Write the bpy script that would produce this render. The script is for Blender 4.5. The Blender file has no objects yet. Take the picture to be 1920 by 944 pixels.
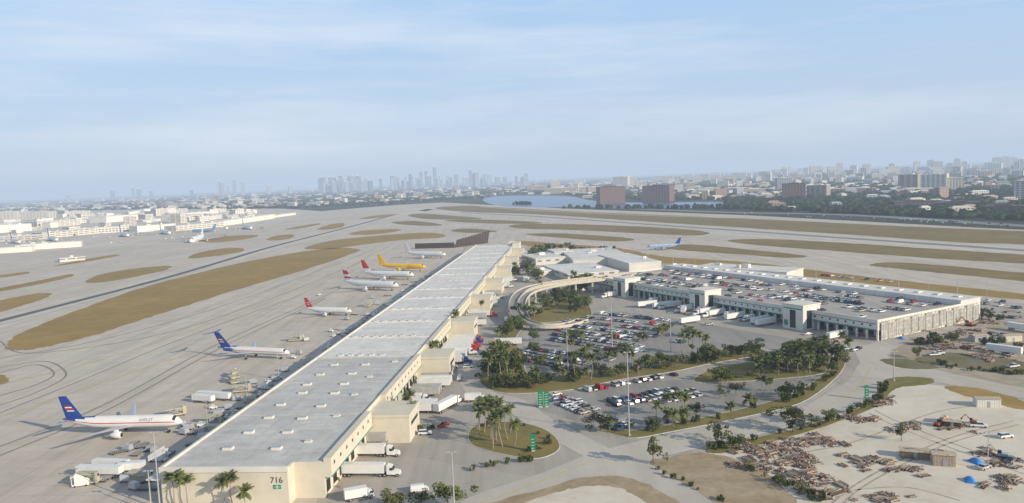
import bpy, math, random
from mathutils import Vector, Matrix
from mathutils.geometry import tessellate_polygon
R=random.Random(11)
C=bpy.context.scene.collection
# ------------------------------------------------ survey camera model
F=1450.0; H=90.0; ROLL=math.radians(2.29); PIT=math.radians(5.41)
f_=Vector((0,math.cos(PIT),-math.sin(PIT))); u0=Vector((0,math.sin(PIT),math.cos(PIT))); r0=Vector((1,0,0))
r_=r0*math.cos(ROLL)-u0*math.sin(ROLL); u_=r0*math.sin(ROLL)+u0*math.cos(ROLL)
def P(x,y,z=0.0):
    d=f_+r_*((x-960)/F)+u_*((472-y)/F)
    t=(z-H)/d.z
    return Vector((d.x*t,d.y*t,z))
def hor(x): return 373-0.04*x
# ------------------------------------------------ materials
def mathn(nt,op,a,b=None,c=None):
    n=nt.nodes.new('ShaderNodeMath'); n.operation=op
    for i,v in enumerate((a,b,c)):
        if v is None: continue
        if isinstance(v,(int,float)): n.inputs[i].default_value=v
        else: nt.links.new(v,n.inputs[i])
    return n.outputs[0]
def mixc(nt,fac,a,b,bt='MIX'):
    n=nt.nodes.new('ShaderNodeMix'); n.data_type='RGBA'; n.blend_type=bt
    for i,v in ((0,fac),(6,a),(7,b)):
        if isinstance(v,(int,float)): n.inputs[i].default_value=v
        elif isinstance(v,(tuple,list)): n.inputs[i].default_value=(*v[:3],1)
        else: nt.links.new(v,n.inputs[i])
    return n.outputs[2]
def ramp(nt,v,lo,hi):
    n=nt.nodes.new('ShaderNodeMapRange'); n.inputs[1].default_value=lo; n.inputs[2].default_value=hi
    nt.links.new(v,n.inputs[0]); return n.outputs[0]
def noise(nt,vec,scale,det=4,rough=.6):
    n=nt.nodes.new('ShaderNodeTexNoise'); n.inputs['Scale'].default_value=scale; n.inputs['Detail'].default_value=det
    n.inputs['Roughness'].default_value=rough
    if vec: nt.links.new(vec,n.inputs['Vector'])
    return n.outputs['Fac']
MATS={}
def base(name,rough=.7,metal=0.0,spec=.3):
    m=bpy.data.materials.new(name); m.use_nodes=True; nt=m.node_tree
    b=nt.nodes['Principled BSDF']; b.inputs['Roughness'].default_value=rough; b.inputs['Metallic'].default_value=metal
    b.inputs['Specular IOR Level'].default_value=spec
    g=nt.nodes.new('ShaderNodeNewGeometry')
    return m,nt,b,g
def M(name,col,rough=.7,var=.15,scale=.4,metal=0,spec=.3,rnd=0):
    if name in MATS: return MATS[name]
    m,nt,b,g=base(name,rough,metal,spec)
    n=ramp(nt,noise(nt,g.outputs['Position'],scale),.3,.7)
    c=mixc(nt,n,tuple(x*(1-var) for x in col),tuple(min(1,x*(1+var)) for x in col))
    if rnd:
        oi=nt.nodes.new('ShaderNodeObjectInfo')
        k=mathn(nt,'MULTIPLY_ADD',oi.outputs['Random'],rnd*2,1-rnd)
        v=nt.nodes.new('ShaderNodeVectorMath'); v.operation='SCALE'; nt.links.new(c,v.inputs[0]); nt.links.new(k,v.inputs['Scale']); c=v.outputs[0]
    nt.links.new(c,b.inputs['Base Color']); MATS[name]=m; return m
def facade(name,wall,glass=(.06,.08,.1),fl=3.6,bay=4.5,zf=.5,hf=.4):
    if name in MATS: return MATS[name]
    m,nt,b,g=base(name,.6)
    s=nt.nodes.new('ShaderNodeSeparateXYZ'); nt.links.new(g.outputs['Position'],s.inputs[0])
    n=nt.nodes.new('ShaderNodeSeparateXYZ'); nt.links.new(g.outputs['Normal'],n.inputs[0])
    zz=mathn(nt,'GREATER_THAN',mathn(nt,'FRACT',mathn(nt,'DIVIDE',s.outputs[2],fl)),zf)
    hh=mathn(nt,'ADD',mathn(nt,'MULTIPLY',s.outputs[0],.83),mathn(nt,'MULTIPLY',s.outputs[1],.56))
    hx=mathn(nt,'GREATER_THAN',mathn(nt,'FRACT',mathn(nt,'DIVIDE',hh,bay)),hf)
    up=mathn(nt,'LESS_THAN',mathn(nt,'ABSOLUTE',n.outputs[2]),.5)
    k=mathn(nt,'MULTIPLY',mathn(nt,'MULTIPLY',zz,hx),up)
    nz=ramp(nt,noise(nt,g.outputs['Position'],.05),.3,.7)
    w=mixc(nt,nz,tuple(x*.88 for x in wall),wall)
    nt.links.new(mixc(nt,k,w,glass),b.inputs['Base Color']); MATS[name]=m; return m
def concrete(name,c1,c2,slab=7.6,ang=0.09,joint=.78,st=.6):
    m,nt,b,g=base(name,.75)
    p=g.outputs['Position']
    mp=nt.nodes.new('ShaderNodeMapping'); mp.inputs['Rotation'].default_value=(0,0,ang); nt.links.new(p,mp.inputs[0])
    n1=ramp(nt,noise(nt,p,.006,5),.35,.65); n2=ramp(nt,noise(nt,p,.06,6,.65),.3,.72); 
    mp2=nt.nodes.new('ShaderNodeMapping'); mp2.inputs['Rotation'].default_value=(0,0,ang); mp2.inputs['Scale'].default_value=(1,.05,1); nt.links.new(p,mp2.inputs[0])
    n3=ramp(nt,noise(nt,mp2.outputs[0],.14,5,.7),.44,.75)
    c=mixc(nt,n1,c1,c2)
    c=mixc(nt,mathn(nt,'MULTIPLY',n2,.35),c,tuple(x*.72 for x in c1))
    c=mixc(nt,mathn(nt,'MULTIPLY',n3,st),c,tuple(x*.6 for x in c1))
    n4=ramp(nt,noise(nt,p,.9,3,.6),.6,.8); c=mixc(nt,mathn(nt,'MULTIPLY',n4,.3),c,tuple(x*.5 for x in c1))
    n5=ramp(nt,noise(nt,p,.16,5,.7),.60,.72); c=mixc(nt,mathn(nt,'MULTIPLY',n5,.4),c,tuple(x*.45 for x in c1))
    br=nt.nodes.new('ShaderNodeTexBrick'); nt.links.new(mp.outputs[0],br.inputs['Vector'])
    br.offset=0; br.inputs['Scale'].default_value=1; br.inputs['Brick Width'].default_value=slab; br.inputs['Row Height'].default_value=slab
    br.inputs['Mortar Size'].default_value=.14; br.inputs['Color1'].default_value=(1,1,1,1); br.inputs['Color2'].default_value=(.92,.92,.92,1); br.inputs['Mortar'].default_value=(joint,joint,joint,1)
    c=mixc(nt,1.0,c,br.outputs['Color'],'MULTIPLY')
    nt.links.new(c,b.inputs['Base Color']); MATS[name]=m; return m
def patchy(name,c1,c2,c3,s1=.01,s2=.12,rough=.9):
    m,nt,b,g=base(name,rough,0,.1)
    p=g.outputs['Position']
    n1=ramp(nt,noise(nt,p,s1,5),.38,.62); n2=ramp(nt,noise(nt,p,s2,6,.7),.35,.7)
    c=mixc(nt,n1,c1,c2); c=mixc(nt,mathn(nt,'MULTIPLY',n2,.7),c,c3)
    nt.links.new(c,b.inputs['Base Color']); MATS[name]=m; return m
mAPR=concrete('apron_concrete',(.58,.505,.415),(.67,.595,.50))
mTAXI=concrete('taxi_concrete',(.61,.545,.455),(.69,.625,.53),slab=12,ang=.3,joint=.9)
mCOURT=concrete('court_pavement',(.44,.395,.335),(.53,.48,.415),slab=40,ang=.5,joint=.93)
mLOT=concrete('lot_asphalt',(.32,.30,.27),(.40,.375,.34),slab=60,ang=.5,joint=.95)
mDECK=concrete('deck_concrete',(.42,.39,.345),(.50,.47,.42),slab=18,ang=.5,joint=.85)
mROAD=concrete('road_surface',(.53,.48,.41),(.61,.555,.48),slab=80,ang=.2,joint=.97,st=.3)
mGRS=patchy('dry_grass',(.40,.265,.095),(.33,.225,.08),(.22,.17,.055),.012,.08)
mGRF=patchy('infield_grass',(.30,.215,.09),(.24,.18,.08),(.15,.13,.055),.012,.06)
mGRG=patchy('green_grass',(.14,.15,.045),(.23,.19,.065),(.32,.23,.10),.03,.3)
mSAND=patchy('pale_sand',(.68,.61,.50),(.56,.49,.38),(.74,.68,.58),.03,.2)
mDIRT=patchy('brown_dirt',(.42,.32,.21),(.48,.39,.28),(.22,.175,.085),.02,.2)
mYARD=patchy('pale_yard',(.50,.44,.35),(.40,.34,.26),(.27,.23,.14),.02,.15)
mCITY=patchy('city_ground',(.04,.055,.032),(.06,.07,.045),(.09,.09,.07),.0015,.02)
mRUB=M('runway_rubber',(.12,.12,.125),.8,.25,.02)
mASPH=M('runway_asphalt',(.22,.22,.22),.8,.15,.01)
mYEL=M('yellow_paint',(.6,.45,.05)); mWHP=M('white_paint_line',(.75,.75,.73)); mSEAM=M('tar_seam',(.25,.225,.19)); mTRK=M('tyre_track',(.42,.36,.28),.9,.3,.3)
mKERB=M('kerb_concrete',(.55,.53,.48))
mCREAM=M('cream_stucco',(.66,.60,.48),.8,.07,.2); mWHITE=M('white_wall',(.70,.67,.60),.7,.08,.2)
mGLASS=M('dark_glass',(.03,.04,.05),.15,.1,1,0,.5); mDARK=M('dark_opening',(.03,.03,.03)); mGREY=M('grey_metal',(.35,.35,.35),.5)
mSTEEL=M('galvanised_steel',(.5,.5,.5),.4,.1,1,.3); mTEAL=M('teal_trim',(.03,.25,.20)); mGRN=M('green_sign',(.01,.20,.10),.5)
mTYRE=M('tyre_rubber',(.03,.03,.03)); mRED=M('red_paint',(.55,.03,.025),.4,.05); mBLU=M('navy_paint',(.02,.06,.28),.35,.05); mYD=M('signal_yellow',(.85,.50,.01),.35,.03)
mWHT=M('glossy_white',(.76,.75,.72),.35,.05); mBRN=M('rust_brown',(.12,.07,.055)); mWOOD=M('weathered_wood',(.26,.19,.13),.9,.35,1.5); mTAN=M('pale_timber',(.46,.38,.28),.9,.3,1.5)
mORG=M('machine_orange',(.5,.13,.04),.5); mLBL=M('light_blue_paint',(.16,.36,.62),.4); mPBL=M('pale_blue_paint',(.36,.50,.66),.4); mTARP=M('blue_tarp',(.03,.22,.6),.5); mTRUNK=M('tree_bark',(.16,.125,.09)); mSIL=M('silver_paint',(.5,.5,.51),.3,.05,1,.3)
mLEAF=M('broad_leaf',(.082,.108,.026),.8,.5,.5,0,.2,.35); mLEAF2=M('olive_leaf',(.12,.13,.036),.8,.4,.5,0,.2,.3); mPALM=M('palm_frond',(.115,.135,.04),.7,.4,.8,0,.3,.3); mDEAD=M('dead_frond',(.28,.21,.11))
mCAN=M('far_canopy',(.034,.050,.022),.9,.45,.008,0,.1)
def roofm(name,a,b2,dirt,rh=3,mo=.84):
    m,nt,b,g=base(name,.6); p=g.outputs['Position']
    n1=ramp(nt,noise(nt,p,.05,6,.7),.35,.65); n2=ramp(nt,noise(nt,p,.4,6,.75),.42,.72); n3=ramp(nt,noise(nt,p,.12,5,.8),.52,.72)
    c=mixc(nt,n1,a,b2); c=mixc(nt,mathn(nt,'MULTIPLY',n2,.5),c,dirt); c=mixc(nt,mathn(nt,'MULTIPLY',n3,.5),c,dirt)
    mp=nt.nodes.new('ShaderNodeMapping'); mp.inputs['Rotation'].default_value=(0,0,.084); nt.links.new(p,mp.inputs[0])
    mp2=nt.nodes.new('ShaderNodeMapping'); mp2.inputs['Scale'].default_value=(1,.08,1); nt.links.new(mp.outputs[0],mp2.inputs[0])
    n5=ramp(nt,noise(nt,mp2.outputs[0],.35,4,.7),.5,.8); c=mixc(nt,mathn(nt,'MULTIPLY',n5,.45),c,dirt)
    br=nt.nodes.new('ShaderNodeTexBrick'); nt.links.new(mp.outputs[0],br.inputs['Vector'])
    br.offset=.3; br.inputs['Scale'].default_value=1; br.inputs['Brick Width'].default_value=11.5; br.inputs['Row Height'].default_value=rh
    br.inputs['Mortar Size'].default_value=.09; br.inputs['Color1'].default_value=(1,1,1,1); br.inputs['Color2'].default_value=(.86,.86,.86,1); br.inputs['Mortar'].default_value=(mo,mo,mo,1)
    c=mixc(nt,1.0,c,br.outputs['Color'],'MULTIPLY')
    nt.links.new(c,b.inputs['Base Color']); return m
mROOFN=roofm('roof_membrane_grey',(.58,.555,.515),(.70,.675,.63),(.36,.345,.32))
mROOFF=roofm('roof_membrane_white',(.84,.81,.75),(.76,.73,.67),(.56,.54,.50),6,.74)
def waterm():
    m,nt,b,g=base('lake_water',.25,0,.4); b.inputs['Base Color'].default_value=(.03,.10,.24,1)
    bp=nt.nodes.new('ShaderNodeBump'); bp.inputs['Strength'].default_value=.5; bp.inputs['Distance'].default_value=.5
    nt.links.new(noise(nt,g.outputs['Position'],.15,3),bp.inputs['Height']); nt.links.new(bp.outputs[0],b.inputs['Normal']); return m
mWAT=waterm()
# ------------------------------------------------ mesh helpers
class MB:
    def __init__(s): s.v=[];s.f=[];s.m=[]
    def face(s,pts,m=0):
        n=len(s.v); s.v+= [tuple(p) for p in pts]; s.f.append(tuple(range(n,n+len(pts)))); s.m.append(m)
    def hexa(s,b,t,m=0,mt=None):
        n=len(s.v); k=len(b); s.v+=[tuple(p) for p in b]+[tuple(p) for p in t]
        s.f.append(tuple(n+i for i in reversed(range(k)))); s.m.append(m)
        s.f.append(tuple(n+k+i for i in range(k))); s.m.append(m if mt is None else mt)
        for i in range(k):
            j=(i+1)%k; s.f.append((n+i,n+j,n+k+j,n+k+i)); s.m.append(m)
    def box(s,x0,x1,y0,y1,z0,z1,m=0,mt=None):
        s.hexa([(x0,y0,z0),(x1,y0,z0),(x1,y1,z0),(x0,y1,z0)],[(x0,y0,z1),(x1,y0,z1),(x1,y1,z1),(x0,y1,z1)],m,mt)
    def cyl(s,p0,p1,ra,rb=None,n=8,m=0):
        rb=ra if rb is None else rb; p0=Vector(p0);p1=Vector(p1); d=(p1-p0).normalized()
        a=d.orthogonal().normalized(); b=d.cross(a)
        s.hexa([p0+(a*math.cos(t)+b*math.sin(t))*ra for t in [i*2*math.pi/n for i in range(n)]],
               [p1+(a*math.cos(t)+b*math.sin(t))*rb for t in [i*2*math.pi/n for i in range(n)]],m)
    def mesh(s,name,mats,smooth=False):
        me=bpy.data.meshes.new(name); me.from_pydata(s.v,[],s.f)
        for m in mats: me.materials.append(m)
        me.polygons.foreach_set('material_index',s.m)
        if smooth: me.polygons.foreach_set('use_smooth',[True]*len(s.f))
        me.update(); return me
def thing(name,label,cat,mesh=None,loc=(0,0,0),rz=0,group=None,sc=1):
    o=bpy.data.objects.new(name,mesh); C.objects.link(o); o.location=loc; o.rotation_euler=(0,0,rz)
    if sc!=1: o.scale=(sc,)*3 if isinstance(sc,(int,float)) else sc
    o['label']=label; o['category']=cat
    if group: o['group']=group
    return o
def part(par,name,mesh,loc=(0,0,0),rz=0,label=None):
    o=bpy.data.objects.new(name,mesh); C.objects.link(o); o.parent=par; o.location=loc; o.rotation_euler=(0,0,rz)
    if label: o['label']=label
    return o
def setting(name,mesh,kind='structure'):
    o=bpy.data.objects.new(name,mesh); C.objects.link(o); o['kind']=kind; return o
def clone(root,loc,rz,sc=1,label=None,group=None):
    o=root.copy(); C.objects.link(o); o.location=loc; o.rotation_euler=(0,0,rz); o.scale=(sc,)*3 if isinstance(sc,(int,float)) else sc
    if label:o['label']=label
    if group:o['group']=group
    for c in root.children:
        k=c.copy(); C.objects.link(k); k.parent=o
        for c2 in c.children:
            k2=c2.copy(); C.objects.link(k2); k2.parent=k
    return o
def smooth(pts,n=4,closed=True):
    out=[];N=len(pts)
    rng=range(N) if closed else range(N-1)
    for i in rng:
        g=lambda j: Vector(pts[j%N]) if closed else Vector(pts[max(0,min(N-1,j))])
        p0,p1,p2,p3=g(i-1),g(i),g(i+1),g(i+2)
        for k in range(n):
            t=k/n
            out.append(.5*((2*p1)+(p2-p0)*t+(2*p0-5*p1+4*p2-p3)*t*t+(3*p1-p0-3*p2+p3)*t**3))
    if not closed: out.append(Vector(pts[-1]))
    return out
RJ=random.Random(3)
def sheet(name,px,z,mat,sm=True,kerb=False,jit=0):
    q=smooth(px,9 if jit else 4) if sm else [Vector(p) for p in px]
    w=[P(p[0],p[1],0)+Vector((RJ.uniform(-jit,jit),RJ.uniform(-jit,jit),z)) for p in q]
    tri=tessellate_polygon([w]); mb=MB(); mb.v=[tuple(p) for p in w]
    for t in tri:
        a,b,c=(w[i] for i in t)
        n=(b-a).cross(c-a).z
        mb.f.append(tuple(t) if n>0 else tuple(reversed(t))); mb.m.append(0)
    o=setting(name,mb.mesh(name,[mat]))
    if kerb: ribbon('kerb',w+[w[0]],.35,z+.03,mKERB,side=z+.03)
    return o
def ribbon(name,pts,wd,z,mat,side=0,world=True):
    w=[Vector((p[0],p[1],0)) for p in pts] if world else [P(p[0],p[1]) for p in pts]
    mb=MB(); L=[];Rr=[]
    for i,p in enumerate(w):
        d=(w[min(i+1,len(w)-1)]-w[max(i-1,0)])
        if d.length<1e-6: d=Vector((1,0,0))
        d.normalize(); n=Vector((-d.y,d.x,0))*wd/2
        L.append(p+n+Vector((0,0,z))); Rr.append(p-n+Vector((0,0,z)))
    dn=Vector((0,0,side))
    for i in range(len(w)-1):
        mb.face([Rr[i],Rr[i+1],L[i+1],L[i]])
        if side:
            mb.face([L[i],L[i+1],L[i+1]-dn,L[i]-dn]); mb.face([Rr[i+1],Rr[i],Rr[i]-dn,Rr[i+1]-dn])
    return setting(name,mb.mesh(name,[mat]))
def pl(name,px,wd,z,mat): return ribbon(name,smooth(px,6,False),wd,z,mat,0,False)
def textmesh(s,size,mat,depth=.03):
    cu=bpy.data.curves.new('t','FONT'); cu.body=s; cu.size=size; cu.align_x='CENTER'; cu.align_y='CENTER'; cu.extrude=depth
    o=bpy.data.objects.new('t',cu); C.objects.link(o); dg=bpy.context.evaluated_depsgraph_get(); dg.update()
    me=bpy.data.meshes.new_from_object(o.evaluated_get(dg)); bpy.data.objects.remove(o)
    me.materials.clear(); me.materials.append(mat); return me
# ------------------------------------------------ ground sheets
mb=MB(); S=55000; mb.face([(-S,-S,0),(S,-S,0),(S,S,0),(-S,S,0)]); setting('ground',mb.mesh('ground',[mCITY]))
sheet('apron',[(-1500,520),(0,478),(200,462),(330,442),(520,420),(580,398),(740,385),(830,380),(905,384),(1100,393),(1400,404),(1920,432),(2600,470),(2900,1100),(960,1500),(-900,1100)],.03,mAPR,False)
sheet('apron',[(-1400,500),(-300,420),(0,396),(300,393),(520,391),(600,396),(560,410),(520,424),(330,446),(200,466),(0,484)],.02,mTAXI,False)
gr=[[(10,652),(35,627),(120,592),(250,545),(400,505),(520,480),(620,466),(672,468),(655,478),(560,510),(440,545),(330,580),(250,605),(180,628),(90,650),(40,657)],
[(-60,552),(60,529),(130,515),(128,521),(60,536),(-60,558)],[(-60,580),(0,564),(60,552),(97,551),(80,561),(40,574),(-60,600)],
[(160,529),(190,515),(260,503),(318,499),(310,507),(250,520),(190,530)],[(355,485),(370,475),(420,466),(455,466),(450,473),(400,481)],
[(370,452),(430,443),(482,441),(470,447),(410,455)],[(500,450),(515,443),(550,440),(545,447),(520,451)],[(595,430),(620,421),(645,419),(640,427),(610,431)],
[(570,466),(620,452),(700,443),(790,437),(832,440),(825,446),(760,450),(690,458),(620,467)],[(655,440),(680,433),(740,430),(750,433),(700,440)],
[(100,500),(150,488),(215,478),(218,481),(150,493)],[(0,517),(50,510),(50,514),(0,521)],[(535,430),(590,420),(600,421),(560,429)],
[(735,417),(780,415),(830,422),(800,424),(750,421)],[(765,405),(790,401),(850,405),(905,410),(860,412),(800,411)],[(845,432),(880,429),(932,434),(900,437),(860,436)],
[(835,414),(900,412),(1010,417),(990,420),(900,419)],[(955,424),(1000,420),(1150,423),(1280,430),(1330,437),(1300,442),(1200,438),(1080,432),(980,429)],
[(985,440),(1050,438),(1160,445),(1190,450),(1150,453),(1060,447)],
[(815,391),(870,386),(930,389),(1100,398),(1300,406),(1500,415),(1700,425),(1920,434),(2100,443),(2100,473),(1920,459),(1800,455),(1600,441),(1400,428),(1200,415),(1000,402),(880,398)],
[(1365,451),(1450,449),(1600,457),(1750,467),(1920,478),(2100,490),(2100,508),(1920,495),(1750,485),(1550,470),(1420,460)],
[(1225,463),(1300,459),(1420,470),(1510,480),(1480,484),(1380,477),(1280,470)],[(1630,497),(1700,493),(1920,512),(2050,522),(2050,540),(1920,528),(1760,512),(1680,504)],
[(970,452),(1060,458),(1160,466),(1250,482),(1400,492),(1550,510),(1700,528),(1920,551),(2050,565),(2050,580),(1920,563),(1700,545),(1500,525),(1350,505),(1200,489),(1080,472),(990,462)],
[(-80,700),(0,703),(15,712),(0,722),(-80,730)],[(675,411),(700,405),(745,402),(720,408)]]
for i,g in enumerate(gr): sheet('grass',g,.08,mGRS if i<13 or i>22 else mGRF,jit=1.3)
pl('runway',[(-300,680),(0,603),(300,525),(500,466),(640,430),(735,405),(870,384)],42,.06,mTAXI)
pl('runway',[(-300,680),(0,602),(300,524.5),(500,466),(640,430),(737,404)],9,.10,mRUB)
pl('runway',[(740,389),(860,399),(1000,406),(1200,420),(1400,434),(1600,448),(1920,470),(2300,497)],55,.06,mTAXI)
pl('runway',[(860,399),(1000,406),(1200,420),(1400,434),(1600,448),(1920,470),(2300,497)],16,.10,mASPH)
pl('taxiway',[(940,415),(1100,419),(1330,437),(1600,457),(1920,484)],24,.065,mTAXI)
pl('perimeter_road',[(900,388),(1000,395),(1200,404),(1500,413),(1700,422),(1920,432)],9,.11,mTAXI)
for a in ([(0,838),(190,762),(400,650),(600,560),(640,540)],[(0,855),(200,770),(410,655),(610,560)],[(0,775),(150,715),(330,640),(560,555)],[(-50,620),(100,585),(400,500)],[(0,700),(60,685),(90,690),(100,705),(60,725),(0,742)],[(0,690),(80,678),(115,690),(120,710),(60,740),(0,760)],[(0,672),(180,640),(400,580),(620,500),(700,470)],[(850,500),(900,440),(1000,428)],[(0,640),(60,663),(300,628),(520,556),(690,486)]):
    pl('taxiway_marking',a,.9,.12,mSEAM)
for a in ([(0,722),(200,672),(420,598),(600,530),(690,480)],[(-50,800),(200,715),(380,655),(420,640)]):
    pl('taxiway_marking',a,.4,.125,mYEL)
lake=[(905,375),(940,368),(1060,368),(1115,377),(1200,380),(1360,379),(1364,388),(1250,391),(1130,388),(1000,389),(930,385)]
sheet('lake',lake,.2,mWAT); sheet('lake',[(1535,368),(1600,364),(1660,369),(1600,373)],.2,mWAT)
pl('highway',[(1100,388),(1370,399),(1600,404),(1920,424),(2300,445)],34,.25,mASPH)
sheet('pavement',[(555,1100),(610,880),(700,770),(830,610),(925,490),(985,463),(1100,478),(1250,492),(1500,527),(1700,548),(1920,570),(2500,640),(2900,1300)],.07,mCOURT,False)
lotA=[(1010,610),(1130,585),(1260,598),(1420,625),(1560,650),(1480,655),(1380,655),(1240,685),(1100,700),(1015,712),(980,690),(990,650)]
sheet('parking_lot',lotA,.09,mLOT)
lotB=[(1000,757),(1060,738),(1180,718),(1300,712),(1500,705),(1555,700),(1490,738),(1400,765),(1250,798),(1180,808),(1120,800),(1040,778)]
sheet('parking_lot',lotB,.09,mLOT)
road=[(700,1020),(900,925),(1010,890),(1110,850),(1180,832),(1300,805),(1420,788),(1510,762),(1590,715),(1612,680),(1600,655),(1650,640),(1700,655),(1690,680),(1750,690),(1920,722),(2300,800),(2300,830),(1920,748),(1760,718),(1660,712),(1640,742),(1500,798),(1340,835),(1240,857),(1290,905),(1400,990),(1300,1000),(1220,910),(1160,893),(1080,897),(1000,925),(900,1020)]
sheet('road',road,.11,mROAD,False)
pl('road',[(1120,850),(1010,790),(960,755),(905,740),(880,700),(890,650)],11,.115,mROAD)
isl=[[(903,695),(903,722),(950,738),(1060,733),(1160,713),(1260,698),(1330,683),(1425,666),(1430,656),(1380,655),(1250,683),(1100,698),(1015,710),(985,695),(985,665),(965,640),(985,605),(965,592),(930,640),(910,670)],
[(878,815),(885,835),(930,850),(1000,861),(1040,850),(1049,832),(1025,808),(975,793),(920,793),(890,800)],
[(1120,803),(1180,822),(1250,812),(1400,782),(1500,757),(1560,716),(1584,685),(1578,670),(1558,672),(1545,700),(1490,738),(1400,765),(1250,798),(1180,808),(1135,798)],
[(1300,715),(1345,690),(1500,668),(1560,670),(1545,700),(1450,712),(1340,718)],
[(990,600),(1040,560),(1090,560),(1110,590),(1080,600),(1010,606)]]
for i,g in enumerate(isl): sheet('grass',g,.17,mGRG,True,True)
sheet('sand',[(1765,724),(1920,752),(2300,820),(2300,1100),(1480,1000),(1430,890),(1330,850),(1500,800),(1625,757),(1670,722)],.13,mSAND,jit=.6)
sheet('dirt',[(1218,868),(1255,858),(1310,850),(1380,862),(1440,890),(1500,960),(1420,1000),(1340,944),(1280,905)],.15,mDIRT,jit=.4)
sheet('dirt',[(1028,915),(1100,896),(1160,895),(1225,915),(1290,970),(1100,1000),(900,960)],.15,mDIRT,jit=.4)
sheet('sand',[(1040,925),(1110,912),(1170,920),(1220,960),(1100,990),(960,960)],.17,mSAND,jit=.6)
sheet('dirt',[(1670,665),(1740,690),(1920,728),(2100,760),(2100,640),(1920,600),(1720,640)],.13,mYARD,jit=.6)
sheet('grass',[(1770,727),(1840,730),(1925,755),(1925,770),(1840,752)],.17,mGRS,jit=.6)
sheet('grass',[(1335,840),(1500,803),(1625,760),(1665,712),(1745,710),(1740,722),(1680,730),(1640,765),(1500,815),(1360,850)],.17,mGRG,jit=.4)
scr=patchy('dark_scrub',(.17,.155,.075),(.28,.23,.15),(.11,.11,.05),.05,.4)
sheet('dirt',[(1715,676),(1790,662),(1920,680),(1920,704),(1810,692)],.18,scr,jit=.8); sheet('dirt',[(1650,676),(1700,674),(1760,690),(1700,692)],.18,scr,jit=.5)
for a in ([(1920,880),(1780,830),(1680,790),(1640,770)],[(1920,890),(1775,838),(1672,797),(1630,776)],[(1560,944),(1620,900),(1760,830),(1900,790)],[(1575,950),(1632,905),(1770,836),(1910,797)],[(1500,850),(1600,830),(1750,775),(1850,760)],[(1600,920),(1700,915),(1800,940)]): pl('tyre_track',a,.7,.135,mTRK)
for a,wd in (([(1180,845),(1300,820),(1500,780),(1600,735),(1632,690)],.25),([(860,960),(1010,905),(1110,865)],.25),([(1650,690),(1760,703),(1920,735)],.25)): pl('road_marking',a,wd,.13,mYEL)
for a in ([(1250,812),(1400,785),(1505,760),(1575,712)],[(1260,850),(1500,795),(1620,752)]): pl('road_marking',a,.2,.13,mWHP)
# ------------------------------------------------ building frame
A=P(300,880,11); B=P(893,460,11); d=(B-A); LEN=Vector((d.x,d.y,0)).length; AL=math.atan2(d.y,d.x)-math.pi/2
A0=Vector((A.x,A.y,0)); Lx=Vector((math.sin(-AL),math.cos(AL),0)); Rx=Vector((math.cos(AL),math.sin(AL),0))
def BF(r,l,z=0): return A0+Rx*r+Lx*l+Vector((0,0,z))
W=46.4; per=86.5
bl=thing('cargo_terminal','long white cargo warehouse with dock doors and number 716',"warehouse",None,A0,AL)
mb=MB()
mb.hexa([(0,0,0),(37.5,0,0),(37.5,5,0),(W,5,0),(W,LEN,0),(0,LEN,0)],[(0,0,10.7),(37.5,0,10.7),(37.5,5,10.7),(W,5,10.7),(W,LEN,10.7),(0,LEN,10.7)])
part(bl,'wall',mb.mesh('wall',[mCREAM]))
mb=MB(); mb.box(.5,37,.5,5,10.7,10.9); mb.box(.5,W-.5,5.0,136,10.7,10.9)
for l in (50,93): mb.box(.6,W-.6,l,l+.35,10.9,11.05)
part(bl,'roof',mb.mesh('roof',[mROOFN]),label='grey weathered roof membrane')
mb=MB(); mb.box(.5,W-.5,136,LEN-.5,10.7,10.92)
for l in range(136,int(LEN),43): mb.box(.6,W-.6,l,l+.6,10.92,11.3)
part(bl,'roof',mb.mesh('roof',[mROOFF]),label='bright white roof membrane')
mb=MB(); mb.box(-.3,.5,-.3,LEN,9.9,11.5); mb.box(.5,37.8,-.3,.5,9.9,11.5); mb.box(-4.5,-.3,0,LEN,7.6,8.0); part(bl,'parapet',mb.mesh('parapet',[mWHITE]))
mb=MB();mbt=MB(); SEG=[]
for k in range(9):
    s=5 if k==0 else 70+(k-1)*per; e=min(50+k*per,LEN)
    if s>LEN: break
    SEG.append((k,s,e)); mb.box(W,W+2.2,s,e,6.2,11.9); mb.box(W-.4,W,e,min(e+20,LEN),10.7,11.5); mbt.box(W+2.2,W+2.25,s,e,6.2,6.6)
part(bl,'canopy',mb.mesh('canopy',[mCREAM]),label='cream fascia band over the truck docks')
part(bl,'trim',mbt.mesh('trim',[mTEAL]))
mw=MB(); mw.box(0,.06,-.6,.6,0,1.0); mwm=mw.mesh('window',[mGLASS]); md=MB(); md.box(0,.08,-1.7,1.7,0,3.6,0); md.box(0,.12,-1.9,1.9,3.6,4.0,1); mdm=md.mesh('dock_door',[mDARK,mTEAL])
nw=nd=0
for k,s,e in SEG:
    l=s+3
    while l<e-2:
        if nw<98: part(bl,'window',mwm,(W+2.2,l,9.2)); nw+=1
        if nd<98: part(bl,'dock_door',mdm,(W,l,1.1)); nd+=1
        l+=6.2
mb=MB(); mb.box(0,15,0,17,0,9.2); mb.box(-.2,15.3,-.3,17.3,9.2,10.1); mo=mb.mesh('office_block',[mCREAM])
mb=MB(); mb.box(15.0,15.06,3,14,5.3,6.6); mow=mb.mesh('window',[mGLASS]); mb=MB(); mb.box(6,7.2,-.05,0,0.2,2.4); mod=mb.mesh('door',[mGREY])
for k in range(8):
    ob=part(bl,'office_block',mo,(W+.01,51+k*per,0)); part(ob,'window',mow); part(ob,'door',mod)
mb=MB(); mb.box(W+.01,W+8,LEN-30,LEN,0,14); mb.box(W-6,W,LEN-9,LEN,10.95,15); part(bl,'office_block',mb.mesh('office_block',[mCREAM]),label='taller cream end block')
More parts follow.
